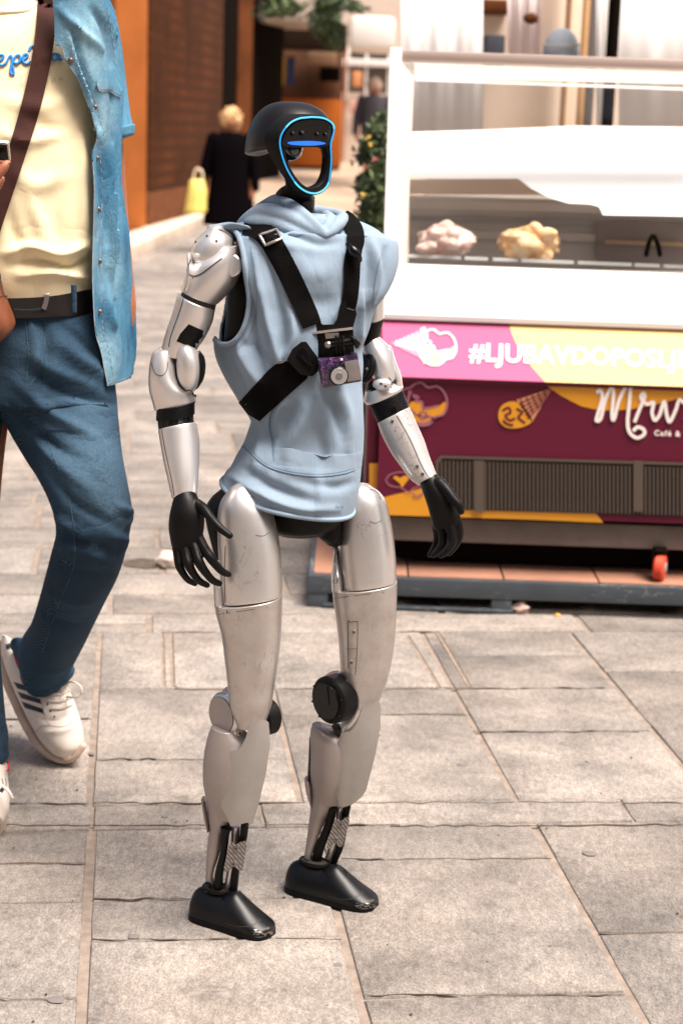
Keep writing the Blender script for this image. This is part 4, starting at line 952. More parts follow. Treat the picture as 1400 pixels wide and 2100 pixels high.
ho.sculpt([
    ([(520, 520), (535, 590), (550, 660), (570, 738)], 9, 0.0092), ([(545, 520), (568, 600), (582, 680), (575, 735)], 9, -0.0069), ([(598, 640), (600, 690), (585, 730)], 8, 0.0069),
    ([(500, 560), (515, 630), (520, 700), (540, 770)], 9, -0.0092), ([(486, 700), (508, 750), (540, 800)], 10, 0.0092), ([(462, 720), (486, 780), (510, 830)], 10, -0.0069), ([(470, 712), (520, 712), (560, 760)], 12, -0.0046),
    ([(606, 818), (590, 860), (560, 905)], 14, -0.0081), ([(640, 815), (622, 860), (600, 910), (590, 950)], 17, 0.0138), ([(665, 800), (690, 850), (705, 900)], 12, -0.0103), ([(700, 800), (715, 860), (712, 920)], 10, 0.0081), ([(650, 880), (662, 930), (660, 970)], 14, -0.0069),
    ([(566, 822), (553, 850), (552, 880), (556, 930)], 6, -0.0058), ([(580, 820), (566, 850), (568, 890)], 7, 0.0058), ([(520, 870), (500, 910), (480, 950)], 10, -0.0069), ([(540, 880), (530, 930), (520, 960)], 9, 0.0069),
    ([(500, 960), (560, 1000), (640, 1030)], 11, -0.0092), ([(470, 975), (530, 1010), (600, 1040), (690, 1045)], 9, 0.0081), ([(600, 985), (680, 1000), (722, 990)], 10, -0.0058), ([(640, 975), (660, 1010), (650, 1045)], 12, 0.0046),
    ([(560, 455), (600, 478), (650, 500), (690, 498)], 8, -0.0069), ([(520, 470), (570, 500), (640, 512)], 10, 0.0046), ([(745, 480), (757, 540), (756, 620), (748, 680)], 8, -0.0092), ([(765, 500), (775, 560), (768, 620)], 9, 0.0092), ([(790, 510), (785, 560), (768, 640)], 6, -0.0069),
    ([(735, 640), (728, 700), (735, 760)], 9, -0.0081), ([(748, 600), (742, 660), (738, 700)], 7, 0.0069), ([(598, 520), (640, 560), (700, 545)], 26, 0.0069), ([(620, 600), (650, 620), (690, 610)], 22, -0.0058), ([(470, 480), (490, 500), (492, 560)], 8, 0.0035),
    ([(500, 640), (512, 600), (510, 560), (498, 520)], 10, 0.0069), ([(705, 590), (712, 640), (700, 690)], 10, -0.0058)])
ho.V = [ho.V[0]]; V = ho.V[0]; nz = np.array([noise.noise(Vector(v*(14, 14, 9)))*.004+noise.noise(Vector(v*(40, 40, 26)+9))*.0016+noise.noise(Vector(v*(90, 90, 60)+3))*.0005 for v in V]); V[:, 1] += nz; V[:, 0] += nz*.4
# armhole cut on the near side
hole = [(420, 470), (470, 468), (492, 486), (500, 520), (505, 560), (512, 610), (507, 650), (495, 682), (476, 702), (458, 706), (442, 697), (425, 650)]
hole = [tuple(p) for p in ccl(hole, 4)[:-1]]
P2 = PX(V); fr_ = V[:, 1] < 2.70
dead = np.array([fr_[i] and inpoly(P2[i][0], P2[i][1], hole) for i in range(len(V))])
keep = [not (dead[f[0]] and dead[f[1]] and dead[f[2]] and dead[f[3]]) for f in ho.Fc]
full = Part('tmp', rb); full.add((V, ho.Fc), M['cloth']); ALL.remove(full); ONH = surf([full], .001)
ho.Fc = [f for f, k in zip(ho.Fc, keep) if k]; ho.M = [0]*len(ho.Fc)
# inner layer so the cloth has thickness
cenl = V.reshape(-1, 260, 3).mean(1).repeat(260, 0); din = cenl-V; din /= np.linalg.norm(din, axis=1)[:, None]; n0 = len(V)
ho.V = [np.vstack([V, V+din*.004])]; base_f = list(ho.Fc); ho.Fc += [tuple(n0+i for i in f[::-1]) for f in base_f]; ho.n = 2*n0
ec = {}
for f in base_f:
    for i in range(4):
        e_ = (f[i], f[(i+1) % 4]); ec.setdefault(tuple(sorted(e_)), []).append(e_)
for k_, es in ec.items():
    if len(es) == 1: a, b = es[0]; ho.Fc.append((b, a, n0+a, n0+b))
ho.M = [0]*len(ho.Fc)
# rolled trims, seams and stitch lines
ah = [(432, 466), (462, 464), (486, 478), (498, 515), (504, 560), (511, 610), (507, 650), (495, 682), (476, 703), (456, 706), (441, 697)]
K = cr(ah, 5); ho.add(tube3([ONH(*p)+(0, -.001, 0) for p in K], .0042, 10), M['cloth'])
ho.add(loft([(431, 462, 436, 478, 2.60, .012), (450, 461, 462, 480, 2.61, .03), (478, 466, 490, 492, 2.62, .05)], bev=.003), M['cloth'])
hem = HK[-1]; K = np.array([hg[0][-260:][j] for j in range(260)]); ho.add(tube3(K, .0038, 8, closed=True), M['cloth'])
for off_, h_ in ((0, 1.6),):
    ho.add(strip([(496, 914), (515, 930), (545, 955), (590, 970), (650, 977), (700, 972), (727, 964)], h_, lambda x, y: ONH(x, y)-0, 8), M['stitch'])
dash = cr([(500, 910), (518, 925), (545, 950), (590, 965), (650, 972), (700, 967), (727, 959)], 26)
for i in range(0, len(dash)-1, 2): ho.add(strip([dash[i], dash[i+1]], .5, ONH, 1), M['stitch'])
dash = cr([(513, 505), (520, 540), (527, 600), (524, 650), (510, 690), (488, 715)], 22)
for i in range(0, len(dash)-1, 2): ho.add(strip([dash[i], dash[i+1]], .6, ONH, 1), M['stitch'])
ho.add(strip([(578, 818), (558, 842), (552, 872), (558, 905), (562, 945)], 1.0, ONH, 6), M['stitch'])
ho.add(strip([(782, 520), (770, 570), (764, 630)], .6, ONH, 6), M['stitch'])
ho.add(textpx('w/s', 688, 1042, 1, .02, 8, ONH, bold=.01), M['stitch'])
ho.done()
hd2 = Part('hood', rb); hd2.ang = 180
hd2.add(tube([(560, 414, 2.70, 14), (572, 412, 2.64, 14), (600, 424, 2.605, 13), (630, 446, 2.59, 12), (652, 466, 2.582, 10), (668, 480, 2.578, 5)]), M['cloth'])
hd2.add(tube([(488, 466, 2.66, 9), (508, 448, 2.62, 13), (540, 432, 2.60, 16), (580, 440, 2.592, 16), (620, 460, 2.585, 13), (650, 476, 2.58, 9), (670, 485, 2.577, 4)]), M['cloth'])
hd2.add(tube([(500, 462, 2.64, 10), (520, 455, 2.60, 14), (560, 458, 2.59, 14), (600, 474, 2.582, 12), (640, 487, 2.578, 7)]), M['cloth'])
hd2.add(tube([(668, 484, 2.577, 5), (682, 472, 2.59, 12), (697, 456, 2.61, 14), (703, 446, 2.65, 12), (690, 440, 2.70, 12), (640, 432, 2.73, 14), (580, 412, 2.74, 16), (545, 425, 2.70, 16), (510, 450, 2.66, 14)]), M['cloth'])
hd2.add(tube([(660, 476, 2.585, 7), (672, 462, 2.60, 12), (676, 448, 2.63, 12), (668, 440, 2.67, 10)]), M['cloth'])
hd2.mods = [mods_remesh(.0022, 9, .6)]; hd2.done()

# ---- generic limb helpers
def ftube(pts): return tube([(x, y, Y, r_*1.2) for x, y, Y, r_ in pts])
def seam(part, path, w_=.9, m=None, sub=6): 
    part.add(strip(path, w_, surf([part], .0006), sub), m or M['seam'])
def screwhole(part, x, y, r_=4):
    fn = surf([part], .0004); c = fn(x, y); part.add(cyl(c, (0, -1, .2), r_*2.6/F, .0012, 16, .0003), M['screw']); part.add(cyl(c+(.0003, -.0007, 0), (0, -1, .2), r_*.62*2.6/F, .0012, 14, .0002), M['seam'])
# ---- right arm (left in the picture)
a = Part('shoulder', rb)
a.add(loft([(424, 470, 462, 470, 2.60, .024), (398, 497, 478, 486, 2.60, .036), (391, 525, 480, 515, 2.60, .040), (402, 552, 470, 545, 2.60, .036)], dome=.008), M['silver_clean'])
seam(a, [(441, 469), (462, 476), (488, 499)], 1.2); 
for x, y in ((425, 484), (444, 494), (402, 496)): screwhole(a, x, y, 3)
a.done()
a = Part('upper_arm', rb)
a.add(loft([(428, 520, 500, 500, 2.595, .034), (392, 540, 497, 536, 2.595, .043), (383, 560, 488, 575, 2.595, .044), (377, 578, 466, 604, 2.595, .042), (372, 591, 448, 622, 2.595, .039)], bev=.003), M['silver_clean'])
a.add(loft([(384, 520, 392, 520, 2.58, .02), (384, 560, 400, 562, 2.58, .028), (378, 585, 396, 592, 2.585, .02)], bev=.003), M['silver_clean'])
a.add(cyl(surf([a], 0)(478, 545)+(-.002, .004, 0), (-.35, -.9, .1), .017, .008, 32, .002), M['silver_clean'])
a.add(loft([(376, 588, 445, 618, 2.595, .034), (371, 608, 440, 640, 2.595, .034)], bev=.001), M['seam'])
a.add(loft([(364, 603.5, 441, 636, 2.595, .040), (354, 640, 436, 660, 2.595, .038), (343, 672, 422, 690, 2.595, .034), (335, 700, 405, 715, 2.595, .031), (330, 722, 395, 735, 2.595, .028)], bev=.002), M['silver_clean'])
seam(a, [(392, 532), (384, 556), (395, 566), (412, 562), (435, 545), (455, 530)], 1.4)
seam(a, [(378, 607), (366, 645), (350, 690), (346, 712)], .8)
a.add(patch([(387, 665), (424, 681), (412, 704), (402, 717), (362, 700), (370, 684)], surf([a], .0008), 7, .001), M['blk'])
a.done()
a = Part('elbow', rb)
a.add(loft([(335, 708, 378, 706, 2.60, .022), (316, 722, 370, 722, 2.60, .030), (308, 745, 366, 745, 2.595, .033), (305, 775, 372, 778, 2.59, .034), (306, 800, 395, 800, 2.588, .034), (312, 822, 401, 812, 2.587, .033), (316, 838, 402, 822, 2.587, .032)], bev=.003), M['silver_clean'])
a.add(loft([(372, 708, 394, 712, 2.58, .016), (363, 722, 408, 722, 2.578, .026), (362, 750, 416, 750, 2.576, .029), (366, 778, 413, 778, 2.576, .027), (380, 797, 402, 797, 2.578, .016)], dome=.004), M['silver_clean'])
a.add(loft([(404, 722, 412, 724, 2.585, .018), (409, 735, 419, 737, 2.585, .026), (411, 755, 421, 757, 2.585, .028), (408, 778, 417, 779, 2.585, .024), (400, 796, 408, 794, 2.585, .014)], bev=.002), M['blk'])
seam(a, [(311, 745), (318, 765), (332, 770), (342, 760), (345, 742)], .6); seam(a, [(363, 722), (360, 752), (364, 780), (376, 798), (392, 802), (398, 812)], 1.1)
screwhole(a, 400, 812, 3.5); a.done()
a = Part('forearm_joint', rb)
for i in range(5): a.add(loft([(321-i*.2, 838+i*5, 400-i*.3, 824+i*5, 2.58, .0305), (321, 841+i*5, 400, 827+i*5, 2.58, .0305)], bev=.0012), M['rub'])
a.add(loft([(323, 838, 398, 824, 2.58, .029), (324, 868, 397, 856, 2.58, .029), (326, 884, 399, 870, 2.58, .029)], bev=.001), M['blk'])
for x in (338, 366, 388): a.add(patch([(x, 862-(x-338)*.16), (x+9, 861-(x-338)*.16), (x+9, 874-(x-338)*.16), (x, 875-(x-338)*.16)], surf([a], .0006), 8, .0015), M['glossb'])
a.done()
a = Part('forearm', rb)
a.add(loft([(325, 884, 405, 868, 2.575, .032), (329, 910, 409, 900, 2.57, .033), (335, 945, 409, 938, 2.56, .031), (343, 980, 407, 975, 2.55, .028), (353, 1022, 404, 1018, 2.54, .024)], bev=.0015), M['silver_clean'])
seam(a, [(331, 880), (340, 930), (352, 985), (358, 1022)], .6); a.done()
hn = Part('hand', rb); hn.ang = 180
YH = 2.52
hn.add(loft([(357, 1022, 404, 1016, YH+.015, .020), (352, 1040, 412, 1032, YH+.008, .021), (347, 1062, 419, 1056, YH, .020), (346, 1085, 419, 1080, YH-.004, .018), (349, 1105, 416, 1098, YH-.006, .015), (352, 1120, 412, 1112, YH-.006, .012)], bev=.006), M['blk'])
hn.add(ftube([(405, 1034, YH, 10), (418, 1044, YH-.012, 9.5), (432, 1062, YH-.024, 8), (446, 1078, YH-.032, 8.5), (460, 1090, YH-.036, 7.2), (471, 1098, YH-.038, 6.4)]), M['blk'])
for pts in ([(406, 1100, YH-.006, 10), (418, 1122, YH-.016, 9), (430, 1141, YH-.026, 9.2), (444, 1160, YH-.026, 7.6), (456, 1172, YH-.02, 7), (469, 1178, YH-.012, 5.6)],
            [(394, 1108, YH-.008, 9.5), (402, 1132, YH-.018, 8.8), (409, 1154, YH-.026, 9), (422, 1174, YH-.024, 7.6), (436, 1190, YH-.016, 6.8), (450, 1197, YH-.008, 5.6)],
            [(377, 1112, YH-.008, 9.2), (382, 1138, YH-.016, 8.6), (387, 1158, YH-.022, 8.8), (398, 1178, YH-.02, 7.2), (410, 1192, YH-.012, 6.6), (425, 1200, YH-.004, 5.4)],
            [(361, 1112, YH-.004, 8.4), (364, 1138, YH-.01, 7.8), (368, 1160, YH-.014, 8), (377, 1178, YH-.012, 6.6), (387, 1190, YH-.004, 6), (400, 1197, YH+.004, 5)]):
    hn.add(ftube(pts), M['blk'])
hn.mods = [mods_remesh(.0013, 3, .5)]; hn.done()

# ---- left arm (right in the picture)
YA = 2.745
a = Part('upper_arm', rb)
a.add(loft([(742, 560, 797, 566, YA+.01, .032), (748, 590, 791, 598, YA+.01, .034), (752, 615, 787, 612, YA+.01, .034)], bev=.002), M['silver_clean'])
a.add(loft([(750, 624, 789, 612, YA+.008, .037), (745, 650, 789, 640, YA+.005, .037), (742, 668, 787, 655, YA+.005, .036)], bev=.002), M['silver_clean'])
a.add(loft([(740, 666, 788, 654, YA, .035), (740, 686, 782, 672, YA, .033), (736, 706, 778, 692, YA, .032)], bev=.002), M['blk'])
a.done()
a = Part('elbow', rb)
a.add(loft([(745, 706, 780, 692, YA-.002, .028), (742, 722, 796, 708, YA-.005, .034), (752, 745, 806, 730, YA-.008, .036), (760, 768, 810, 750, YA-.01, .035), (775, 790, 812, 770, YA-.01, .03)], dome=.006), M['silver_clean'])
a.add(loft([(790, 712, 803, 712, YA+.0, .02), (797, 745, 812, 742, YA, .024), (806, 775, 822, 768, YA, .024), (812, 800, 826, 794, YA, .022)], bev=.003), M['silver_clean'])
a.add(cyl(W(748, 750, YA-.022), nrm((-.86, -.45, .22)), .0285, .012, 40, .003), M['blk'])
a.add(cyl(W(743, 752, YA-.030), nrm((-.86, -.45, .22)), .020, .006, 40, .002), M['glossb'])
screwhole(a, 752, 757, 3)
a.add(loft([(748, 805, 790, 775, YA-.01, .030), (745, 822, 824, 790, YA-.01, .031), (749, 828, 826, 796, YA-.01, .030)], bev=.002), M['silver_clean'])
a.add(loft([(752, 790, 790, 768, YA-.012, .026), (750, 806, 800, 786, YA-.014, .028)], bev=.002), M['blk'])
a.add(ball(W(784, 788, YA-.042), (.017, .009, .010), 2), M['silver_clean'])
for x, y in ((781, 787), (790, 792)): screwhole(a, x, y, 3.4)
seam(a, [(797, 774), (803, 784), (803, 798)], .9)
a.done()
a = Part('forearm_joint', rb)
for i in range(5): a.add(loft([(757+i*2.5, 832+i*5.4, 826+i*1.5, 800+i*5.2, YA-.012, .0290), (759+i*2.5, 836+i*5.4, 827+i*1.5, 804+i*5.2, YA-.012, .0290)], bev=.0012), M['rub'])
a.add(loft([(757, 828, 824, 798, YA-.012, .027), (768, 855, 834, 822, YA-.014, .027), (778, 876, 840, 840, YA-.016, .027)], bev=.001), M['blk'])
for x, y in ((800, 838), (818, 830)): a.add(patch([(x, y), (x+9, y-4), (x+13, y+6), (x+4, y+11)], surf([a], .0006), 8, .0015), M['glossb'])
a.done()
a = Part('forearm', rb)
a.add(loft([(774, 870, 840, 836, YA-.018, .030), (784, 896, 853, 866, YA-.022, .031), (801, 928, 869, 902, YA-.03, .029), (822, 958, 880, 935, YA-.038, .026), (840, 982, 889, 958, YA-.045, .023), (855, 994, 896, 976, YA-.05, .021)], bev=.0015), add_scratch(mat('silver_paint_scraped', (.56, .52, .50), .34, .5, var=.12, vscale=18), .9, 60, (.06, .06, .07), (1, 1, .5), 16, .50))
seam(a, [(813, 852), (840, 900), (862, 950), (880, 982)], .7)
for x, y in ((804, 864), (855, 956), (866, 972)): screwhole(a, x, y, 4)
a.done()
hn = Part('hand', rb); hn.ang = 180; YH = YA-.062
hn.add(loft([(861, 994, 899, 976, YH+.01, .017), (867, 1012, 915, 998, YH+.004, .020), (875, 1035, 931, 1022, YH, .021), (882, 1060, 938, 1046, YH-.002, .019), (888, 1082, 942, 1068, YH-.004, .015)], bev=.006), M['blk'])
hn.add(ftube([(900, 990, YH-.004, 11), (914, 1004, YH-.014, 10), (928, 1022, YH-.022, 8.6), (940, 1036, YH-.026, 7.6), (945, 1049, YH-.026, 6.2)]), M['blk'])
for pts in ([(932, 1058, YH-.004, 9.5), (939, 1078, YH-.004, 8.8), (940, 1100, YH-.004, 8.4), (932, 1118, YH-.008, 7.4), (920, 1134, YH-.014, 6)],
            [(918, 1068, YH-.010, 9.5), (925, 1092, YH-.014, 9), (926, 1112, YH-.018, 8.4), (916, 1128, YH-.022, 7.2), (904, 1139, YH-.024, 5.8)],
            [(904, 1076, YH, 9), (908, 1098, YH-.002, 8.4), (906, 1116, YH-.006, 7.8), (898, 1128, YH-.008, 6.8), (889, 1138, YH-.01, 5.6)],
            [(894, 1078, YH+.012, 8.4), (897, 1100, YH+.012, 7.8), (893, 1118, YH+.010, 7), (886, 1130, YH+.008, 6), (881, 1138, YH+.006, 5)]):
    hn.add(ftube(pts), M['blk'])
hn.mods = [mods_remesh(.0013, 3, .5)]; hn.done()

# ---- right leg (left in the picture)
a = Part('hip_motor', rb)
a.add(loft([(458, 1000, 500, 1000, 2.625, .03), (432, 1022, 490, 1022, 2.625, .04), (421, 1045, 480, 1045, 2.625, .042), (424, 1075, 480, 1075, 2.625, .042), (432, 1108, 480, 1108, 2.625, .038), (440, 1138, 478, 1138, 2.625, .03)], bev=.004), M['blkm']).done()
a = Part('hip_motor', rb)
a.add(loft([(665, 1050, 720, 1050, 2.74, .03), (678, 1085, 720, 1090, 2.74, .03), (683, 1130, 715, 1140, 2.74, .03), (684, 1160, 712, 1165, 2.74, .028)], bev=.004), M['blk']).done()
a = Part('thigh', rb)
a.add(loft([(484, 1014, 512, 1013, 2.595, .028), (460, 1022, 535, 1023, 2.590, .045), (449, 1040, 555, 1044, 2.585, .052), (446, 1068, 565, 1072, 2.582, .055), (447, 1110, 573, 1112, 2.578, .056), (450, 1160, 577, 1158, 2.572, .055), (453, 1205, 578, 1195, 2.567, .054), (456, 1236, 578, 1220, 2.564, .053)], n=48, e=2.3, bev=.0015), M['silver'])
a.add(loft([(438, 1196, 466, 1194, 2.575, .034), (440, 1242, 470, 1236, 2.57, .036)], bev=.002), M['silver_clean'])
a.add(strip([(462, 1120), (460, 1180), (462, 1236)], .6, surf([a], .0005)), M['seam'])
fn = surf([a], .0006); a.add(strip([(524, 1098), (540, 1099), (552, 1092)], .5, fn), M['seam']); a.add(strip([(494, 1022), (520, 1020), (541, 1030), (550, 1046)], .4, fn), M['seam'])
a.done()
a = Part('lower_thigh', rb)
a.add(loft([(441, 1239, 578, 1221, 2.563, .054), (445, 1262, 578, 1243, 2.562, .054), (455, 1302, 577, 1295, 2.557, .052), (461, 1350, 572, 1348, 2.55, .049), (467, 1400, 565, 1395, 2.543, .045), (472, 1445, 557, 1445, 2.538, .038), (486, 1488, 543, 1486, 2.535, .026)], n=48, e=2.5, bev=.0015), M['silver_worn'])
fn = surf([a], .0006)
a.add(strip([(443, 1261), (468, 1257), (578, 1242)], .5, fn, 4), M['seam']); a.add(strip([(464, 1245), (466, 1258)], .8, fn, 2), M['seam'])
a.add(patch([(446, 1246), (457, 1244), (457, 1253), (446, 1255)], fn, 6, .001), M['screw'])

a.done()
a = Part('knee_motor', rb); a.add(cyl(W(541, 1470, 2.575), -Lv, .030, .03, 48, .004), M['blk']); a.done()
a = Part('knee_cover', rb)
kc = W(457, 1466, 2.545)
a.add(cyl(kc+Lv*.010, -Lv, .036, .026, 56, prof=[(-.012, .036), (.006, .036), (.011, .033), (.013, .030)]), M['silver_clean'])
a.add(cyl(kc-Lv*.0035, -Lv, .0300, .0012, 56, .0004), M['seam']); a.add(cyl(kc-Lv*.0042, -Lv, .0294, .0012, 56, .0005), M['shin'])
a.add(loft([(455, 1424, 476, 1412, 2.56, .02), (462, 1440, 495, 1430, 2.56, .03), (470, 1500, 500, 1500, 2.555, .03), (474, 1530, 498, 1530, 2.55, .025)], bev=.003), M['silver_clean'])
screwhole(a, 491, 1504, 4); a.done()
a = Part('shin', rb)
a.add(loft([(434, 1490, 494, 1494, 2.55, .030), (426, 1510, 530, 1530, 2.55, .036), (418, 1550, 543, 1555, 2.552, .039), (416, 1595, 538, 1600, 2.558, .038), (422, 1635, 526, 1642, 2.566, .033), (427, 1662, 510, 1668, 2.571, .026)], n=40, bev=.002), M['shin'])
a.add(loft([(424, 1635, 474, 1640, 2.568, .028), (427, 1668, 470, 1684, 2.573, .022), (429, 1700, 458, 1708, 2.578, .014), (424, 1745, 452, 1745, 2.582, .011), (422, 1790, 438, 1790, 2.588, .010), (421, 1815, 441, 1812, 2.592, .010), (422, 1828, 440, 1828, 2.592, .009)], bev=.002), M['shin'])
a.add(loft([(413, 1640, 421, 1640, 2.575, .016), (416, 1662, 425, 1662, 2.575, .016), (424, 1700, 430, 1700, 2.58, .012)], bev=.002), M['shin'])
a.done()
def shinY(yc, xl, xr, Y0, t): return lambda x, y: W(x, y, float(np.polyval(np.polyfit(*Y0, 2), y))-t*math.sqrt(max(.05, 1-((x-(np.interp(y, *xl)+np.interp(y, *xr))/2)/((np.interp(y, *xr)-np.interp(y, *xl))/2+8))**2)))
a = Part('shin_guard', rb)
fn = shinY(0, ([1478, 1550, 1700], [455, 440, 440]), ([1478, 1550, 1700], [565, 565, 545]), ([1478, 1535, 1700], [2.55, 2.552, 2.572]), .045)
a.add(patch([(514, 1481), (522, 1477), (546, 1477), (551, 1482), (553, 1505), (554, 1528), (545, 1588), (531, 1647), (520, 1684), (515, 1692), (507, 1687), (473, 1695), (468, 1682), (454, 1655), (455, 1625), (459, 1588), (473, 1539), (486, 1538), (493, 1534), (504, 1513), (510, 1492)], fn, 6, .004), M['guard'])
a.done()
def ankle(name, pts, Y, t=.010, m='blk'):
    a = Part('ankle_strut', rb)
    for P in pts: a.add(loft([(xl, y, xr, y2, Y(y), t, 3) for xl, y, xr, y2 in P], bev=.0015), M[m])
    return a
Yk = lambda y: float(np.interp(y, [1690, 1830], [2.56, 2.585]))
a = ankle('', [[(452, 1690, 476, 1698), (454, 1710, 471, 1710), (452, 1745, 466, 1748), (441, 1790, 458, 1794), (438, 1830, 457, 1832)], [(494, 1690, 511, 1688), (491, 1720, 506, 1722), (481, 1760, 493, 1765), (474, 1795, 490, 1798), (473, 1830, 487, 1830)]], Yk)
a.add(loft([(474, 1694, 494, 1694, 2.575, .008), (472, 1740, 490, 1742, 2.58, .008), (458, 1825, 474, 1825, 2.59, .008)], bev=.001), M['silver_clean'])
a.add(cyl(W(426, 1820, 2.580), (-.72, -.69, 0), .0095, .008, 28, .002), M['glossb']); a.done()
M['carbon'] = wave_mix(wave_mix(mat('woven_plate', (.40, .37, .35), .35, .3), 'DIAGONAL', 90, (.10, .09, .085), .9, .12), 'Y', 130, (.16, .14, .13), .5, .2)
def plate(poly, Yb, scr):
    a = Part('ankle_plate', rb); a.add(patch(poly, lambda x, y: W(x, y, float(np.interp(y, *Yb))), 5, .0035), M['carbon'])
    for x, y in scr: c = W(x, y, float(np.interp(y, *Yb))-.001); a.add(cyl(c, (0, -1, .3), .0044, .0025, 20, .0006), M['screw']); a.add(cyl(c+(0, -.0012, .0004), (0, -1, .3), .0020, .0012, 8, .0003), M['seam'])
    a.done()
plate([(470, 1730), (478, 1727), (484, 1732), (492, 1727), (504, 1724), (506, 1736), (498, 1784), (490, 1785), (479, 1776), (470, 1786), (459, 1789), (460, 1776)], ([1720, 1790], [2.545, 2.560]), ((484, 1740), (479, 1772)))

# ---- left leg (right in the picture)
a = Part('thigh', rb)
a.add(loft([(728, 990, 756, 994, 2.72, .030), (708, 1000, 777, 1008, 2.718, .042), (695, 1022, 791, 1027, 2.715, .050), (691, 1055, 799, 1058, 2.712, .054), (691, 1100, 806, 1096, 2.708, .056), (695, 1150, 811, 1143, 2.702, .055), (702, 1207, 813, 1191, 2.696, .053)], n=48, e=2.3, bev=.0015), M['silver'])
a.add(loft([(684, 1128, 692, 1128, 2.70, .012), (681, 1160, 700, 1158, 2.70, .022), (679, 1178, 705, 1176, 2.70, .030), (680, 1210, 708, 1206, 2.698, .032)], bev=.002), M['silver_clean'])
fn = surf([a], .0006)
a.add(patch([(684, 1130), (692, 1126), (693, 1154), (684, 1154)], fn, 6, .004), M['blk'])
a.add(patch([(681, 1189), (693, 1186), (693, 1196), (681, 1199)], fn, 6, .001), M['screw'])
a.add(strip([(747, 1008), (762, 1004), (774, 1010), (780, 1024)], .5, fn), M['seam']); a.add(strip([(758, 1069), (770, 1073), (782, 1067)], .5, fn), M['seam']); a.add(strip([(699, 1100), (700, 1150), (706, 1206)], .5, fn), M['seam'])
a.done()
a = Part('lower_thigh', rb)
a.add(loft([(681, 1209, 814, 1191.5, 2.695, .054), (683, 1230, 814, 1212, 2.694, .054), (690, 1280, 812, 1270, 2.688, .052), (695, 1330, 808, 1325, 2.682, .049), (698, 1375, 799, 1375, 2.675, .045), (705, 1410, 787, 1415, 2.67, .038), (722, 1452, 770, 1447, 2.667, .028)], n=48, e=2.5, bev=.0015), M['silver_worn'])
fn = surf([a], .0006)
a.add(strip([(682, 1228), (710, 1224), (814, 1211)], .5, fn, 4), M['seam']); a.add(strip([(708, 1207), (710, 1222)], .8, fn, 2), M['seam'])
a.add(patch([(683, 1213), (704, 1209), (705, 1217), (684, 1222)], fn, 6, .001), M['screw'])
a.add(strip([(714, 1372), (713, 1280), (717, 1276), (731, 1275), (733, 1279), (732, 1330), (728, 1385)], .6, fn, 4), M['seam'])
for x, y, r_ in ((725, 1296, 4), (720, 1358, 4), (713, 1397, 3)): screwhole(a, x, y, r_)
a.add(strip([(700, 1331), (732, 1330)], .3, fn, 3), M['seam'])
a.done()
a = Part('knee_joint', rb)
a.add(loft([(712, 1412, 752, 1400, 2.675, .026), (716, 1450, 760, 1440, 2.67, .03), (700, 1478, 745, 1470, 2.67, .028), (690, 1496, 725, 1500, 2.67, .022)], bev=.003), M['silver_clean'])
a.add(loft([(664, 1392, 698, 1378, 2.68, .018), (690, 1400, 722, 1390, 2.68, .024)], bev=.003), M['silver_clean'])
a.done()
a = Part('knee_motor', rb); kc = W(674, 1436, 2.64)
a.add(cyl(kc+Lv*.012, -Lv, .0395, .034, 56, prof=[(-.017, .038), (-.015, .0395), (.012, .0395), (.015, .037), (.017, .033)]), M['blk'])
a.add(cyl(kc-Lv*.006, -Lv, .030, .004, 48, .001), M['glossb'])
u_ = np.array([0, 0, 1.])
q1, q2 = kc-Lv*.0085+u_*.026+Fv*.004, kc-Lv*.0085-u_*.004+Fv*.010; a.add(tube3([q1, q2], .0010), M['glossb'])
for k in range(8):
    an = k*math.pi/4+.3; a.add(cyl(kc-Lv*.0045+(Fv*math.cos(an)+u_*math.sin(an))*.0355, -Lv, .0018, .003, 12, .0005), M['glossb'])
a.done()
a = Part('shin', rb)
a.add(loft([(640, 1488, 662, 1486, 2.68, .018), (636, 1500, 735, 1512, 2.68, .034), (636, 1530, 752, 1535, 2.682, .038), (634, 1575, 748, 1580, 2.688, .037), (638, 1608, 734, 1612, 2.694, .032), (640, 1632, 716, 1636, 2.70, .026)], n=40, bev=.002), M['shin'])
a.add(loft([(639, 1605, 692, 1608, 2.697, .028), (638, 1640, 688, 1648, 2.701, .022), (634, 1680, 670, 1676, 2.706, .014), (630, 1712, 655, 1712, 2.71, .011), (624, 1752, 640, 1752, 2.714, .010), (621, 1770, 637, 1772, 2.716, .010), (624, 1780, 634, 1781, 2.716, .008)], bev=.002), M['shin'])
a.add(loft([(624, 1598, 638, 1598, 2.70, .016), (627, 1620, 640, 1622, 2.70, .016), (636, 1650, 641, 1650, 2.705, .012)], bev=.002), M['shin'])
a.add(loft([(634, 1514, 640, 1514, 2.69, .014), (632, 1560, 640, 1560, 2.69, .014), (630, 1596, 640, 1596, 2.695, .012)], bev=.002), M['blk'])
a.add(loft([(680, 1490, 700, 1488, 2.665, .012), (684, 1498, 716, 1496, 2.665, .016), (688, 1506, 696, 1508, 2.664, .010)], bev=.001), M['seam'])
a.done()
a = Part('shin_guard', rb)
fn = shinY(0, ([1438, 1540, 1650], [680, 668, 672]), ([1438, 1540, 1650], [800, 785, 752]), ([1438, 1540, 1650], [2.682, 2.684, 2.702]), .045)
a.add(patch([(738, 1465), (744, 1450), (752, 1441), (762, 1438), (776, 1438), (780, 1444), (780, 1490), (770, 1545), (751, 1620), (742, 1634), (722, 1650), (706, 1655), (695, 1652), (690, 1632), (679, 1614), (678, 1595), (686, 1545), (700, 1501), (716, 1500), (728, 1492)], fn, 6, .004), M['guard'])
a.done()
Yk = lambda y: float(np.interp(y, [1650, 1780], [2.69, 2.712]))
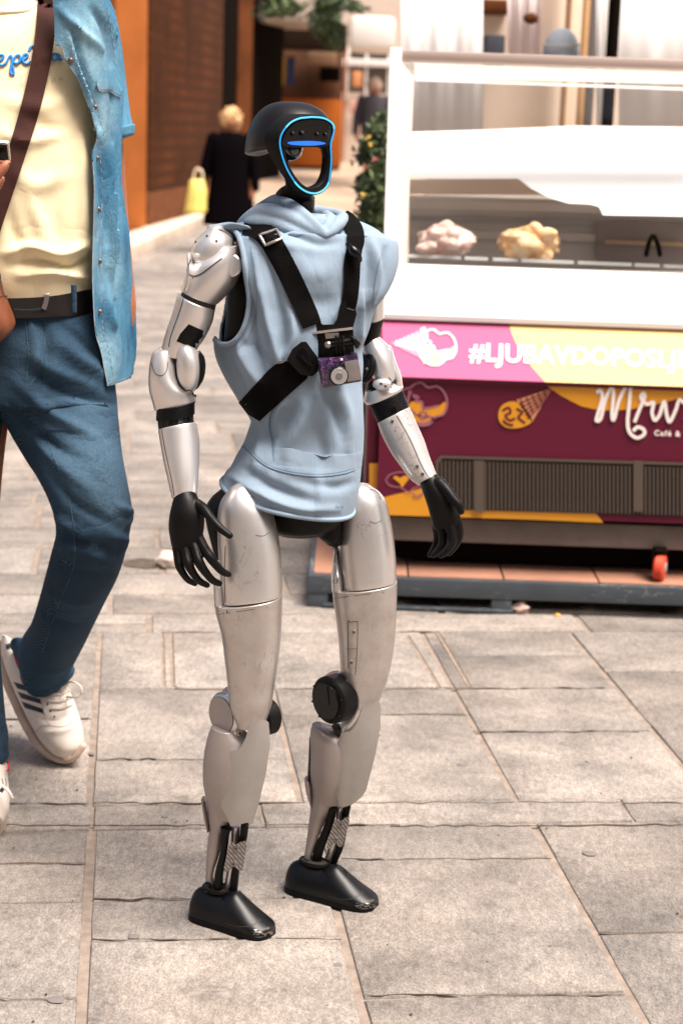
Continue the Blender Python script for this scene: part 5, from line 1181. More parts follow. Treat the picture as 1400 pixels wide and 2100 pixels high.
a = ankle('', [[(672, 1654, 692, 1650), (668, 1680, 686, 1680), (658, 1710, 675, 1712), (642, 1745, 662, 1750), (640, 1782, 658, 1784)], [(706, 1656, 719, 1650), (702, 1680, 714, 1680), (692, 1730, 706, 1730), (680, 1760, 694, 1760), (676, 1782, 688, 1782)]], Yk)
a.add(loft([(690, 1654, 706, 1654, 2.70, .008), (684, 1700, 700, 1702, 2.705, .008), (660, 1776, 678, 1776, 2.715, .008)], bev=.001), M['silver_clean'])
a.add(cyl(W(628, 1773, 2.705), (-.72, -.69, 0), .0095, .008, 28, .002), M['glossb']); a.done()
plate([(686, 1681), (694, 1679), (699, 1684), (706, 1678), (716, 1674), (716, 1686), (702, 1736), (694, 1737), (688, 1728), (682, 1732), (678, 1741), (669, 1740), (671, 1726)], ([1674, 1741], [2.672, 2.686]), ((698, 1691), (689, 1722)))

# ---- feet
def foot(hp, tp, wid=.029):
    H_, T_ = GP(*hp), GP(*tp); d = T_-H_; Ln = np.linalg.norm(d); d /= Ln; s_ = np.cross((0, 0, 1), d)
    prof = [(0, .010, .026, 0), (.02, .017, .040, 0), (.07, .024, .050, 0), (.16, .028, .056, 0), (.28, .029, .056, .0), (.42, .029, .055, .0), (.50, .0295, .060, 0), (.57, .0300, .0605, 0), (.68, .031, .049, 0), (.80, .031, .036, 0), (.90, .028, .027, 0), (.96, .022, .022, 0), (1.0, .012, .020, 0)]
    K = cr([list(p) for p in prof], 6); R = []; n = 36; th = np.linspace(0, 2*math.pi, n, endpoint=False)
    for s0, hw, h, _ in K:
        c = H_+d*Ln*s0; ring = []
        for t_ in th:
            x = math.copysign(abs(math.cos(t_))**(.75), math.cos(t_)); z = math.sin(t_); z = math.copysign(abs(z)**.8, z)
            zz = .012+(h-.012)*max(0, z) if z >= 0 else .012*(1+z*.98)
            taper = 1-.34*max(0, z)**2
            ring.append(c+s_*hw*x*taper*(wid/.029)+np.array([0, 0, zz]))
        R.append(np.array(ring))
    a = Part('foot', rb); a.add(rings(R), add_scratch(mat('foot_black', (.003, .003, .004), .38, spec=.3), .0, 20)); 
    so = []
    for s0, hw, h, _ in K:
        c = H_+d*Ln*s0; so.append((c, hw*(wid/.029)+.0012))
    L1 = [c+s_*w_ for c, w_ in so]; L2 = [c-s_*w_ for c, w_ in so][::-1]; ol = np.array(L1+L2)
    cc = ol.mean(0); V, Fc = rings([ol+(0, 0, .0005), ol*1+(0, 0, .002), ol+(0, 0, .0075), cc+(ol-cc)*.97+(0, 0, .0095)])
    sub = Part('sole', a.done()); sub.add((V, Fc), M['rub']); sub.done()
    # ankle opening collar, front slot seams, toe scuffs
    det = Part('collar', a.fin); e1 = [H_+d*Ln*(.30+.155*math.cos(q))+s_*.0165*math.sin(q)+np.array([0, 0, .0585]) for q in np.linspace(0, 2*math.pi, 30, endpoint=False)]
    det.add(tube3(e1, .0026, 8, closed=True), M['blkm']); V, Fc = rings([np.array(e1)+(0, 0, -.004), np.array(e1)+(0, 0, .0006)]); det.add((V, Fc), M['seam']); det.done()
    return a, d, s_, H_, Ln
fa = foot((396, 1874), (556, 1922)); fb = foot((590, 1818), (769, 1864))
for (a, d, s_, H_, Ln), pts, sc_ in ((fa, [(452, 1832, 461, 1849), (491, 1826, 504, 1845)], (540, 1912)), (fb, [(662, 1783, 672, 1799), (699, 1778, 711, 1794)], (750, 1856))):
    fn = surf([a], .0004, 2.6); det = Part('foot_marks', a.fin)
    for x0, y0, x1, y1 in pts: det.add(strip([(x0, y0), ((x0+x1)/2+1, (y0+y1)/2), (x1, y1)], 1.6, fn, 4), M['glossb'])
    x, y = sc_; r = np.random.default_rng(int(x))
    for i in range(26):
        q = r.uniform(-22, 20); px, py = x+q, y+2-abs(q)*.1+r.normal()*3+q*.02
        det.add(strip([(px-r.uniform(1, 5), py+r.normal()), (px+r.uniform(1, 4), py+r.normal()*1)], r.uniform(.3, .9), fn, 2), M['screw'])
    ox, oy = (479-x, 0), 0
    base_ = (x-540, y-1912)
    det.add(strip([(462+base_[0], 1893+base_[1]), (485+base_[0], 1900+base_[1]), (515+base_[0], 1898+base_[1]), (536+base_[0], 1884+base_[1])], .5, fn, 6), M['seam'])
    det.done()

# ================================================================== chest harness and camera
hs = thing('chest_harness', 'black webbing chest harness with mount plate strapped over the blue hoodie', 'harness', W(640, 700, 2.58))
ST = lambda off: (lambda x, y, f=surf([full], 1e-9): f(x, y)-nrm(ray(x, y))*off)
cache = {}
fH = surf([full], 0.0)
def smoothfn(off):
    def g(x, y):
        P_ = [fH(x+a*7, y+b*7) for a, b in ((0, 0), (1, 0), (-1, 0), (0, 1), (0, -1))]; c = sum(P_[1:])/4; Y = min(P_[0][1], c[1]); return W(x, y, Y-off)
    return g
s4, s7, s10 = smoothfn(.004), smoothfn(.007), smoothfn(.010)
a = Part('shoulder_strap', hs)
a.add(patch(ribbonpoly([(500, 460, 20), (524, 466, 22), (549, 486, 22), (570, 520, 22), (592, 562, 22), (612, 604, 22), (631, 645, 21), (640, 668, 20)], 22, 6), s4, 7, .003), M['web']).done()
a = Part('shoulder_strap', hs)
a.add(patch(ribbonpoly([(706, 436, 8), (716, 450, 14), (727, 470, 17), (730, 495, 17), (726, 515, 14)], 16, 6), s7, 7, .003), M['web'])
a.add(patch(ribbonpoly([(727, 508, 16), (722, 540, 17), (721, 580, 16), (717, 615, 16), (710, 640, 16)], 16, 6), s4, 7, .003), M['web'])
a.add(loft([(709, 500, 735, 520, 2.575, .006), (714, 508, 742, 528, 2.573, .009), (716, 520, 742, 536, 2.575, .006)], bev=.002), M['glossb']).done()
a = Part('strap_buckle', hs)
cb = [(532, 482), (567, 470), (577, 489), (544, 503)]; K = [s7(*p) for p in densify(cb, 5)]
a.add(tube3(K, .0022, 8, closed=True), mat('buckle_grey', (.30, .28, .27), .3, .5)); a.add(tube3([s7(552, 474), s7(562, 493)], .001), M['glossb']); a.done()
a = Part('waist_strap', hs)
a.add(patch([(489, 826), (520, 792), (552, 757), (572, 742), (586, 740), (640, 756), (628, 778), (596, 806), (556, 842), (532, 864), (508, 850)], s4, 8, .004), M['web'])
a.add(strip([(563, 745), (575, 744), (583, 741), (588, 734)], .9, s7, 5), M['screw']); a.done()
a = Part('side_buckle', hs)
a.add(patch([(588, 738), (600, 715), (618, 701), (628, 701), (655, 738), (652, 762), (640, 772), (616, 768)], smoothfn(.013), 8, .010), M['blkm'])
a.add(patch([(608, 728), (620, 712), (644, 742), (634, 752)], smoothfn(.016), 8, .004), M['glossb'])
a.add(strip([(618, 728), (626, 740), (634, 744), (642, 752)], 2.2, smoothfn(.018), 5), M['blk']); a.done()
a = Part('mount_plate', hs)
PY = float(fH(672, 700)[1])-.010
pf = lambda x, y: W(x, y, PY-.0+ .0006*abs(x-672)**1.0*.25)
a.add(patch([(614, 654), (621, 663), (641, 650), (644, 638), (649, 641), (656, 660), (662, 666), (684, 665), (691, 654), (697, 626), (702, 619), (708, 620), (711, 628), (729, 634), (731, 644), (724, 671), (726, 730), (716, 770), (700, 780), (628, 778), (624, 720), (621, 684)], pf, 7, .007), M['blk'])
a.add(strip([(622, 655), (642, 646)], .7, lambda x, y: pf(x, y)-(0, .002, 0), 3), M['screw']); a.add(strip([(712, 632), (726, 636)], .7, lambda x, y: pf(x, y)-(0, .002, 0), 3), M['screw'])
a.add(patch([(621, 682), (723, 670), (724, 675), (622, 687)], lambda x, y: pf(x, y)-(0, .004, 0), 20, .004), mat('edge_glint', (.42, .38, .36), .35, .4))  # grey strip paints the glossy reflection along the plate edge
a.done()
a = Part('camera_mount', hs)
for i in range(3): a.add(loft([(686+i*7, 690, 691+i*7, 690, PY-.020, .012, 4), (687+i*7, 712, 692+i*7, 711, PY-.022, .012, 4), (689+i*7, 724, 694+i*7, 723, PY-.020, .010, 4)], bev=.001), M['blkm'])
a.add(patch([(666, 684), (694, 682), (696, 692), (668, 695)], lambda x, y: W(x, y, PY-.026), 10, .012), M['screw'])
A_, B_ = W(672, 707, PY-.022), W(728, 700, PY-.022); a.add(cyl((A_+B_)/2, B_-A_, .0062, np.linalg.norm(B_-A_), 24, .001), M['glossb'])
a.add(ball(W(673, 707, PY-.024), .006, 2), M['screw']); a.add(loft([(718, 690, 734, 696, PY-.03, .008), (722, 700, 740, 704, PY-.03, .008), (728, 712, 736, 712, PY-.03, .006)], bev=.002), M['glossb'])
a.add(patch([(675, 722), (716, 714), (717, 726), (676, 732)], lambda x, y: W(x, y, PY-.024), 12, .014), M['blkm']); a.done()
ac = thing('action_camera', 'small purple and black patterned action camera clipped on the chest mount', 'camera', W(698, 762, PY-.03))
YCm = PY-.034
ax0 = W(738, 752, YCm+.004)-W(656, 766, YCm-.004); ax0 = nrm(ax0); up_ = nrm(np.array([0, 0, 1])-ax0*ax0[2]); fwd = -np.cross(ax0, up_)  # fwd = away (+Y)
wd, ht, dp = 84*2.5/F, 60*2.5/F, .026; cc = W(698, 761, YCm)+fwd*dp/2
cm = mat('swirl_skin', (.012, .010, .014), .3, coat=.4); t = cm.node_tree
tc = t.nodes.new('ShaderNodeTexCoord'); n = t.nodes.new('ShaderNodeTexNoise'); n.inputs['Scale'].default_value = 170; n.inputs['Detail'].default_value = 4; n.inputs['Distortion'].default_value = 2.5; lnk(t, tc.outputs['Object'], n.inputs[0])
rp = t.nodes.new('ShaderNodeValToRGB'); rp.color_ramp.interpolation = 'CONSTANT'; rp.color_ramp.elements[0].color = (.012, .010, .014, 1)
for pos, c in ((.55, (.22, .04, .38, 1)), (.565, (.012, .01, .014, 1)), (.585, (.30, .22, .60, 1)), (.60, (.02, .01, .02, 1)), (.66, (.55, .08, .40, 1))): e_ = rp.color_ramp.elements.new(pos); e_.color = c
rp.color_ramp.elements[-1].color = (.45, .02, .04, 1); lnk(t, n.outputs[0], rp.inputs[0]); lnk(t, rp.outputs[0], t.nodes['Principled BSDF'].inputs[0])
AX = [ax0, fwd, up_]
Part('body', ac).add(box(cc, (wd, dp, ht), .004, AX), cm).done()
lc = W(694, 770, YCm); a = Part('lens', ac)
a.add(cyl(lc-fwd*.003, -fwd, .0142, .007, 40, .001), M['blk']); a.add(cyl(lc-fwd*.0068, -fwd, .0124, .001, 40, .0003), mat('lens_glass', (.26, .25, .245), .12, coat=1)); a.add(cyl(lc-fwd*.0074, -fwd, .0052, .0008, 30, .0002), mat('lens_centre', (.12, .115, .11), .1, coat=1)); a.done()
a = Part('screen', ac); c_ = W(723, 760, YCm)-fwd*.001; a.add(box(c_, (29*2.5/F, .002, 43*2.5/F), .001, AX), mat('screen_glass', (.16, .145, .14), .15, coat=1)).done()
a = Part('button', ac); a.add(box(W(700, 737, YCm)-fwd*.001, (.0036, .002, .0036), .0006, AX), M['print']).done()
# ================================================================== walking man at the left edge
M['skin'] = mat('tanned_skin', (.34, .12, .06), .5, var=.12, vscale=25, bump=.1, bscale=200)
M['tee'] = mat('yellow_tee', (.82, .70, .45), .9, var=.08, vscale=5, sheen=.2, bump=.1, bscale=700)
M['denim'] = mat('light_denim', (.095, .25, .375), .9, vscale=13, col2=(.018, .09, .18), spec=.12, bump=.3, bscale=420, stretch=(1, 1, .5), detail=6)
M['denim_edge'] = mat('denim_edge', (.30, .36, .42), .85, var=.4, vscale=90)
M['jeans'] = mat('dark_jeans', (.016, .046, .085), .9, col2=(.0025, .009, .022), vscale=5, detail=6, spec=.15, bump=.35, bscale=500, stretch=(1, 1, .6), contrast=(.3, .62))
_o = np.array([-.60, 3.0, 0])
def loc(x, y, Y): return tuple(W(x, y, Y)-_o)
add_fade(M['jeans'], [(*loc(215, 930, 2.86), .15, .50), (*loc(236, 800, 2.88), .11, .4), (*loc(250, 1040, 2.84), .08, .5), (*loc(90, 720, 2.86), .07, .3)], (.09, .165, .235), 160)
add_crease(M['jeans'], 7, .22, .03, (1, 1, 1.8), True, .3); add_crease(M['jeans'], 30, .12, .008, (1, 1, 1.6)); wave_mix(M['jeans'], 'DIAGONAL', 260, (.10, .16, .22), .30, .3)
add_fade(M['denim'], [(*loc(190, 90, 2.9), .12, .75), (*loc(228, 240, 2.93), .08, .8), (*loc(215, 480, 2.9), .10, .5), (*loc(240, 740, 2.93), .09, .9), (*loc(245, 560, 2.96), .08, .5)], (.26, .42, .50), 60)
add_crease(M['denim'], 9, .25, .03, (1, 1, .35), True, .3); add_crease(M['denim'], 45, .2, .006, (1, 1, .7))
add_crease(M['tee'], 6, .12, .03, (1, 1, 1.2), True, .3); add_crease(M['tee'], 30, .08, .006)
M['jstitch'] = mat('jeans_stitch', (.035, .075, .12), .9)
M['leather'] = mat('tan_leather', (.20, .06, .022), .5, var=.5, vscale=14, coat=.2)
M['strapb'] = wave_mix(mat('brown_webbing', (.05, .020, .016), .8, spec=.1, bump=.2, bscale=500), 'Z', 110, (.05, .022, .02), .6, .3)
M['beltm'] = mat('dark_belt', (.008, .005, .004), .45)
M['sneak'] = mat('white_leather', (.76, .68, .60), .5, var=.12, vscale=20)
M['solem'] = mat('cream_rubber', (.62, .48, .38), .7, var=.25, vscale=25)
M['navy'] = mat('navy_stripe', (.015, .02, .035), .6)
M['red'] = mat('red_lining', (.55, .02, .03), .7)
man = thing('person', 'man walking in yellow t-shirt, open denim shirt and jeans, holding a phone', 'person', [-.60, 3.0, 0])
bd = Part('body', man); bd.ang = 180
bd.add(loft([(-60, 40, 78, 45, 3.02, .05), (-45, -20, 66, -15, 3.01, .048), (-45, -70, 64, -70, 3.0, .05)], bev=.004), M['skin'])
bd.add(loft([(-40, -75, 60, -75, 2.99, .05), (-62, -120, 84, -120, 2.98, .085), (-72, -180, 92, -180, 2.99, .098), (-70, -240, 90, -240, 3.0, .10), (-50, -290, 70, -290, 3.0, .085), (-20, -318, 40, -318, 3.0, .05)], dome=.02), M['skin'])
bd.add(ball(W(12, -165, 2.885), (.016, .022, .03), 2), M['skin']); bd.add(ball(W(12, -118, 2.895), (.028, .012, .012), 2), M['skin'])
for x in (-76, 98): bd.add(ball(W(x, -175, 3.0), (.012, .022, .034), 2), M['skin'])
bd.add(loft([(-150, 40, 170, 45, 3.02, .07), (-165, 200, 185, 200, 3.02, .09), (-150, 450, 170, 450, 3.02, .09), (-150, 640, 175, 640, 3.02, .09), (-110, 800, 150, 800, 3.02, .08)], bev=.02), M['skin'])
bd.add(tube([(165, 50, 3.05, 42), (205, 160, 3.06, 34), (222, 280, 3.07, 30), (232, 380, 3.07, 27), (241, 460, 3.07, 24), (250, 540, 3.07, 22), (260, 620, 3.06, 20), (258, 665, 3.06, 18)]), M['skin'])
bd.add(loft([(236, 655, 270, 655, 3.06, .014), (228, 690, 266, 690, 3.06, .014), (226, 720, 262, 722, 3.06, .011)], bev=.004), M['skin'])
for i, x in enumerate((222, 232, 242, 252)): bd.add(tube([(x, 715, 3.06, 8.5), (x-1, 735, 3.06, 8), (x-3, 748+(i % 3)*4, 3.055, 7), (x-6, 758+(i in (1, 2))*6, 3.06, 6)]), M['skin'])
bd.add(tube([(230, 680, 3.06, 10), (219, 702, 3.05, 9), (215, 722, 3.045, 7)]), M['skin'])
bd.add(tube([(-150, 60, 3.02, 55), (-200, 180, 3.0, 50), (-225, 330, 2.96, 42), (-215, 400, 2.90, 38), (-150, 400, 2.80, 32), (-90, 385, 2.74, 26)]), M['skin'])
bd.add(loft([(-100, 350, -98, 410, 2.72, .014), (-70, 330, -66, 400, 2.70, .016), (-44, 325, -40, 390, 2.69, .015)], bev=.005), M['skin'])
for q in ([(-60, 392, 2.685, 13), (-30, 378, 2.67, 12), (-8, 362, 2.665, 12), (8, 344, 2.665, 10.5), (16, 333, 2.668, 8.5)], [(-60, 402, 2.70, 12), (-30, 396, 2.69, 11), (-8, 384, 2.69, 11), (4, 366, 2.69, 9)],
          [(-48, 330, 2.71, 11), (-24, 318, 2.72, 10), (-10, 306, 2.72, 9)], [(-48, 350, 2.72, 11), (-20, 342, 2.73, 10), (0, 330, 2.73, 9)], [(-70, 408, 2.71, 10), (-44, 412, 2.70, 9), (-22, 404, 2.70, 8)]): bd.add(tube(q), M['skin'])
for q in ([(-60, 780, 3.02, 90), (-70, 1000, 2.98, 75), (-60, 1250, 2.96, 55), (-45, 1540, 2.96, 40), (-40, 1640, 2.96, 36), (-40, 1665, 2.88, 30)], [(110, 780, 3.02, 90), (185, 1060, 2.95, 60), (140, 1200, 3.08, 52), (90, 1350, 3.28, 36), (70, 1400, 3.30, 32), (120, 1500, 3.28, 26)]): bd.add(tube(q), M['skin'])
bd.mods = [mods_remesh(.005, 3, .5)]; bd.done()
hr = Part('hair', man); hr.add(loft([(-76, -200, 98, -200, 3.04, .08), (-80, -250, 100, -250, 3.02, .11), (-60, -305, 80, -305, 3.01, .10), (-20, -332, 40, -332, 3.01, .05)], dome=.02), mat('brown_hair', (.05, .03, .02), .7, bump=1, bscale=120)).done()
ts = Part('t_shirt', man); ts.ang = 180
ts.add(loft([(-70, 2, 82, 8, 3.0, .075), (-130, 30, 150, 40, 3.0, .10), (-180, 90, 200, 100, 3.0, .12), (-190, 200, 205, 210, 2.995, .135), (-188, 320, 205, 330, 2.99, .145), (-188, 440, 204, 450, 2.99, .148), (-188, 520, 200, 530, 2.99, .145), (-182, 572, 194, 590, 2.995, .135)], n=160, sub=14, bev=.006), M['tee'])
ts.sculpt([([(60, 240), (110, 265), (160, 262)], 12, -0.0075), ([(0, 270), (60, 290), (150, 262)], 10, 0.0090), ([(10, 520), (60, 505), (120, 520), (180, 500)], 9, 0.0135), ([(20, 545), (80, 535), (150, 550), (190, 520)], 8, -0.0120), ([(40, 565), (110, 558), (180, 572)], 7, 0.0105),
           ([(60, 400), (85, 470), (90, 520)], 12, 0.0075), ([(120, 350), (110, 430), (125, 500)], 14, -0.0075), ([(20, 430), (30, 480), (50, 520)], 10, -0.0075), ([(165, 250), (170, 400), (175, 520)], 10, 0.0090), ([(0, 200), (80, 220), (150, 190)], 16, 0.0060), ([(30, 350), (70, 380), (140, 360)], 18, 0.0075)])
OT = surf([ts], .0012)
cr1 = [(-60, 30), (-20, 26), (20, 24), (50, 22), (70, 12), (80, 2)]
ts.add(tube3([OT(*p) for p in cr(cr1, 4)], .0035, 8), M['tee'])
blue = mat('script_blue', (.01, .22, .62), .7); OT2 = surf([ts], .002)
def script(P, r_, m, fn=OT2): ts.add(strip(P, r_, fn, 6, ramp=.00002), m)
script([(-34, 140), (-24, 118), (-12, 122), (-16, 138), (-30, 136)], 2.4, blue)
script([(-14, 134), (-4, 128), (6, 120), (8, 114), (0, 113), (-4, 124), (2, 134), (12, 130), (18, 120)], 2.4, blue)
script([(18, 118), (24, 114), (26, 130), (29, 150), (26, 153), (22, 148), (24, 134), (32, 116), (40, 113), (42, 122), (36, 130), (28, 128)], 2.4, blue)
script([(40, 128), (50, 122), (57, 116), (56, 111), (49, 113), (47, 124), (54, 131), (64, 126)], 2.4, blue)
script([(60, 104), (64, 96), (72, 96), (76, 106), (72, 130), (66, 142)], 2.6, blue)
script([(122, 112), (112, 110), (107, 116), (110, 123), (118, 121), (123, 113), (123, 122), (129, 121)], 2.4, blue)
script([(88, 118), (98, 112), (96, 108), (90, 112), (94, 122), (104, 116)], 2.4, blue)
gp_ = mat('print_grey', (.45, .42, .34), .8)
for ch, x in (('L', 44), ('O', 60), ('N', 76), ('D', 92), ('O', 106), ('N', 121)): ts.add(textpx(ch, x, 174-(x-44)*.1, 1, -.08, 8, OT2, bold=.0), gp_)
ts.done()
def denimY(x, y):
    Y = 2.865+max(0, (x-110)/150)**2*.16-max(0, (110-x)/150)*.02
    Y += .010*math.sin(x*.085+y*.004)*min(1, max(0, (y-120)/300))+.004*noise.noise(Vector((x*.02, y*.009, 3)))*1.5
    return W(x, y, Y)
ds = Part('denim_shirt', man); ds.ang = 60
OUT = [(98, -140), (200, -60), (222, 18), (240, 62), (251, 118), (256, 180), (252, 240), (250, 300), (250, 372), (258, 430), (265, 470), (270, 550), (279, 642), (281, 700), (279, 735), (269, 776), (236, 788), (220, 792), (214, 760), (207, 722), (197, 690), (193, 660), (190, 600), (189, 546), (191, 470), (193, 390), (190, 340), (189, 313), (197, 290), (196, 270), (191, 254), (184, 226), (175, 203), (166, 176), (156, 156), (144, 138), (133, 120), (129, 103), (122, 95), (113, 92), (112, 40)]
ds.add(patch(OUT, denimY, 5, .004), M['denim'])
ds.sculpt([([(150, 60), (168, 130), (190, 190), (205, 260)], 6, -0.0120), ([(140, 70), (160, 140), (182, 200), (200, 280)], 5, 0.0090), ([(125, 20), (160, 60), (210, 100)], 9, 0.0105), ([(205, 300), (212, 400), (222, 500)], 7, -0.0105), ([(235, 300), (230, 400), (236, 520), (232, 620)], 9, 0.0135), ([(250, 400), (252, 500), (258, 620)], 6, -0.0105),
           ([(215, 600), (232, 660), (262, 690)], 9, 0.0090), ([(222, 560), (245, 640), (268, 660)], 8, -0.0090), ([(230, 190), (240, 240), (238, 290)], 7, -0.0090), ([(190, 20), (215, 60), (228, 130)], 8, -0.0090)], 3)
OD = surf([ds], .0012)
edge = [(113, 92), (122, 95), (129, 103), (133, 120), (144, 138), (156, 156), (166, 176), (175, 203), (184, 226), (191, 254), (196, 270), (197, 290), (189, 313), (190, 340), (193, 390), (191, 470), (189, 546), (190, 600), (193, 660), (197, 690), (207, 722), (214, 760), (221, 791)]
ds.add(strip([(x+1.5, y) for x, y in edge], 1.0, OD, 4), M['denim_edge'])
ed2 = cr([(x+17, y-4) for x, y in edge[2:]], 5)
for i in range(0, len(ed2)-1, 2): ds.add(strip([ed2[i], ed2[i+1]], .7, OD, 1), M['denim_edge'])
ed3 = cr([(222, 787), (236, 783), (254, 777), (268, 770)], 6)
ds.add(strip(ed3, .8, OD, 1), M['denim_edge'])
for q in ([(196, 168), (206, 164), (240, 166), (243, 178)], [(236, 20), (243, 90), (246, 150)][:2], [(222, 24), (232, 80), (240, 140)]):
    z_ = cr([list(map(float, p)) for p in q], 7) if len(q) > 2 else densify(q, 6, False)
    for i in range(0, len(z_)-1, 2): ds.add(strip([z_[i], z_[i+1]], .8, OD, 1), M['denim_edge'])
ds.add(patch([(200, 170), (206, 162), (240, 160), (244, 168), (254, 186), (250, 197), (240, 192), (226, 184), (208, 184)], lambda x, y: OD(x, y)-(0, .008, 0), 5, .006), M['denim'])
ds.add(strip([(201, 173), (208, 186), (226, 187), (240, 195), (250, 199)], .9, lambda x, y: OD(x, y)-(0, .009, 0), 5), M['denim_edge'])
for x, y in ((145, 124), (195, 220), (199, 325), (202, 430), (204, 536), (204, 640)):
    c = OD(x, y); ds.add(cyl(c-(0, .001, 0), (0, -1, .1), .0048, .003, 20, .001), mat('snap_button', (.20, .14, .10), .3, .8) if 'snap' not in M else M['snap'])
# rest of the shirt: back, sleeve, other front
ds.add(loft([(-190, 20, 200, 25, 3.10, .04), (-215, 120, 240, 120, 3.11, .06), (-212, 300, 245, 300, 3.11, .07), (-210, 500, 262, 510, 3.11, .07), (-212, 700, 275, 740, 3.11, .07), (-212, 770, 268, 772, 3.11, .06)], bev=.004), M['denim'])
ds.add(loft([(130, -40, 206, -30, 3.06, .06), (160, 30, 236, 30, 3.07, .07), (175, 90, 248, 90, 3.07, .072), (182, 160, 257, 160, 3.07, .072), (190, 235, 266, 230, 3.07, .072), (205, 290, 273, 262, 3.07, .07)], n=40, open_=True), M['denim'])
ds.add(loft([(202, 283, 276, 256, 3.07, .074), (206, 294, 275, 272, 3.07, .074)], n=40, bev=.002), M['denim'])
ds.add(patch([(-60, -60), (-210, 0), (-240, 300), (-230, 760), (-120, 780), (-110, 500), (-118, 200), (-90, 80)], lambda x, y: W(x, y, 2.86+max(0, (-20-x)/170)**2*.16), 16, .004), M['denim'])
ds.add(loft([(-215, 10, -140, 10, 3.01, .07), (-250, 120, -160, 120, 3.0, .075), (-268, 250, -180, 260, 2.98, .07)], n=32), M['denim'])
ds.done()
je = Part('jeans', man); je.ang = 180
je.add(loft([(-180, 612, 196, 620, 3.0, .125), (-190, 690, 226, 700, 3.0, .13), (-185, 770, 236, 790, 3.0, .125), (-60, 820, 240, 830, 3.0, .12), (0, 858, 243, 862, 2.99, .105), (36, 915, 250, 925, 2.97, .10), (74, 975, 261, 985, 2.94, .092), (106, 1035, 270, 1045, 2.925, .085), (117, 1082, 266, 1095, 2.93, .080), (103, 1145, 251, 1155, 2.97, .075), (90, 1195, 226, 1208, 3.03, .070), (76, 1245, 200, 1262, 3.10, .066), (62, 1285, 176, 1315, 3.18, .062), (40, 1325, 152, 1362, 3.25, .060), (48, 1388, 134, 1394, 3.30, .05)], n=140, sub=9, bev=.004), M['jeans'])
je.add(loft([(-170, 690, 20, 690, 3.02, .08), (-188, 800, 10, 810, 3.0, .095), (-190, 860, 6, 866, 2.98, .10), (-185, 960, -8, 960, 2.96, .10), (-170, 1080, -10, 1080, 2.94, .09), (-160, 1200, -6, 1200, 2.94, .08), (-150, 1320, -2, 1330, 2.95, .075), (-140, 1440, 8, 1450, 2.96, .07), (-135, 1545, 18, 1552, 2.97, .07)], n=90, sub=8, bev=.004), M['jeans'])
je.add(loft([(22, 1322, 60, 1330, 3.30, .03), (36, 1350, 150, 1372, 3.28, .055), (52, 1394, 132, 1400, 3.29, .05)], n=60, sub=6, bev=.004), M['jeans'])
je.sculpt([([(60, 720), (110, 760), (190, 790)], 9, 0.0105), ([(50, 750), (120, 800), (230, 830)], 9, -0.0105), ([(30, 780), (110, 850), (200, 900)], 12, 0.0135), ([(20, 830), (90, 900), (180, 950)], 10, -0.0120), ([(60, 880), (120, 950), (190, 1010)], 10, 0.0090), ([(100, 960), (150, 1030), (240, 1080)], 9, -0.0090),
           ([(110, 1060), (150, 1085), (200, 1120)], 8, 0.0120), ([(115, 1085), (160, 1105), (240, 1130)], 7, -0.0120), ([(105, 1110), (160, 1128), (235, 1160)], 7, 0.0105), ([(240, 1040), (272, 1052), (262, 1075)], 7, 0.0150), ([(100, 1150), (150, 1170), (220, 1180)], 8, -0.0090), ([(225, 1100), (262, 1110), (250, 1130)], 7, 0.0120),
           ([(90, 1210), (140, 1230), (190, 1235)], 9, 0.0075), ([(80, 1255), (130, 1280), (170, 1285)], 8, -0.0090), ([(60, 1300), (110, 1330), (145, 1330)], 8, 0.0105), ([(60, 650), (75, 720), (60, 790)], 7, 0.0105), ([(85, 650), (100, 720), (80, 800)], 7, -0.0090), ([(120, 700), (170, 740), (215, 770)], 10, 0.0120), ([(130, 670), (170, 700), (200, 730)], 8, -0.0090), ([(0, 1480), (15, 1500), (10, 1530)], 6, 0.0090)])
OJ = surf([je], .0012)
for q, s_ in (([(90, 883), (123, 967), (140, 1010), (153, 1098), (151, 1164), (118, 1247), (88, 1339)], .9), ([(52, 650), (58, 720), (55, 780)], .9), ([(92, 640), (92, 700), (80, 760), (62, 790)], .9), ([(157, 618), (162, 640), (176, 658), (190, 664)], 1.1), ([(56, 1378), (90, 1384), (130, 1380)], .8)):
    je.add(strip(q, s_, OJ, 6), M['jstitch'])
je.done()
bt_ = Part('belt', man); bt_.add(loft([(-184, 588, 198, 592, 2.998, .138), (-184, 628, 200, 636, 2.998, .140)], n=90, sub=3, bev=.003), M['beltm'])
bt_.add(loft([(146, 585, 158, 585, 2.868, .004), (147, 640, 158, 640, 2.868, .004)], bev=.001), M['jeans']); ob = bt_.done()
bk_ = Part('buckle', ob); OBt = surf([bt_], .004); bk_.add(strip([(95, 584), (97, 600), (95, 618), (90, 634)], 5, OBt, 4, thick=.003), mat('buckle_steel', (.30, .26, .25), .35, .8)); bk_.add(strip([(30, 634), (60, 635), (88, 632)], .8, OBt, 3), M['jeans']); bk_.done()
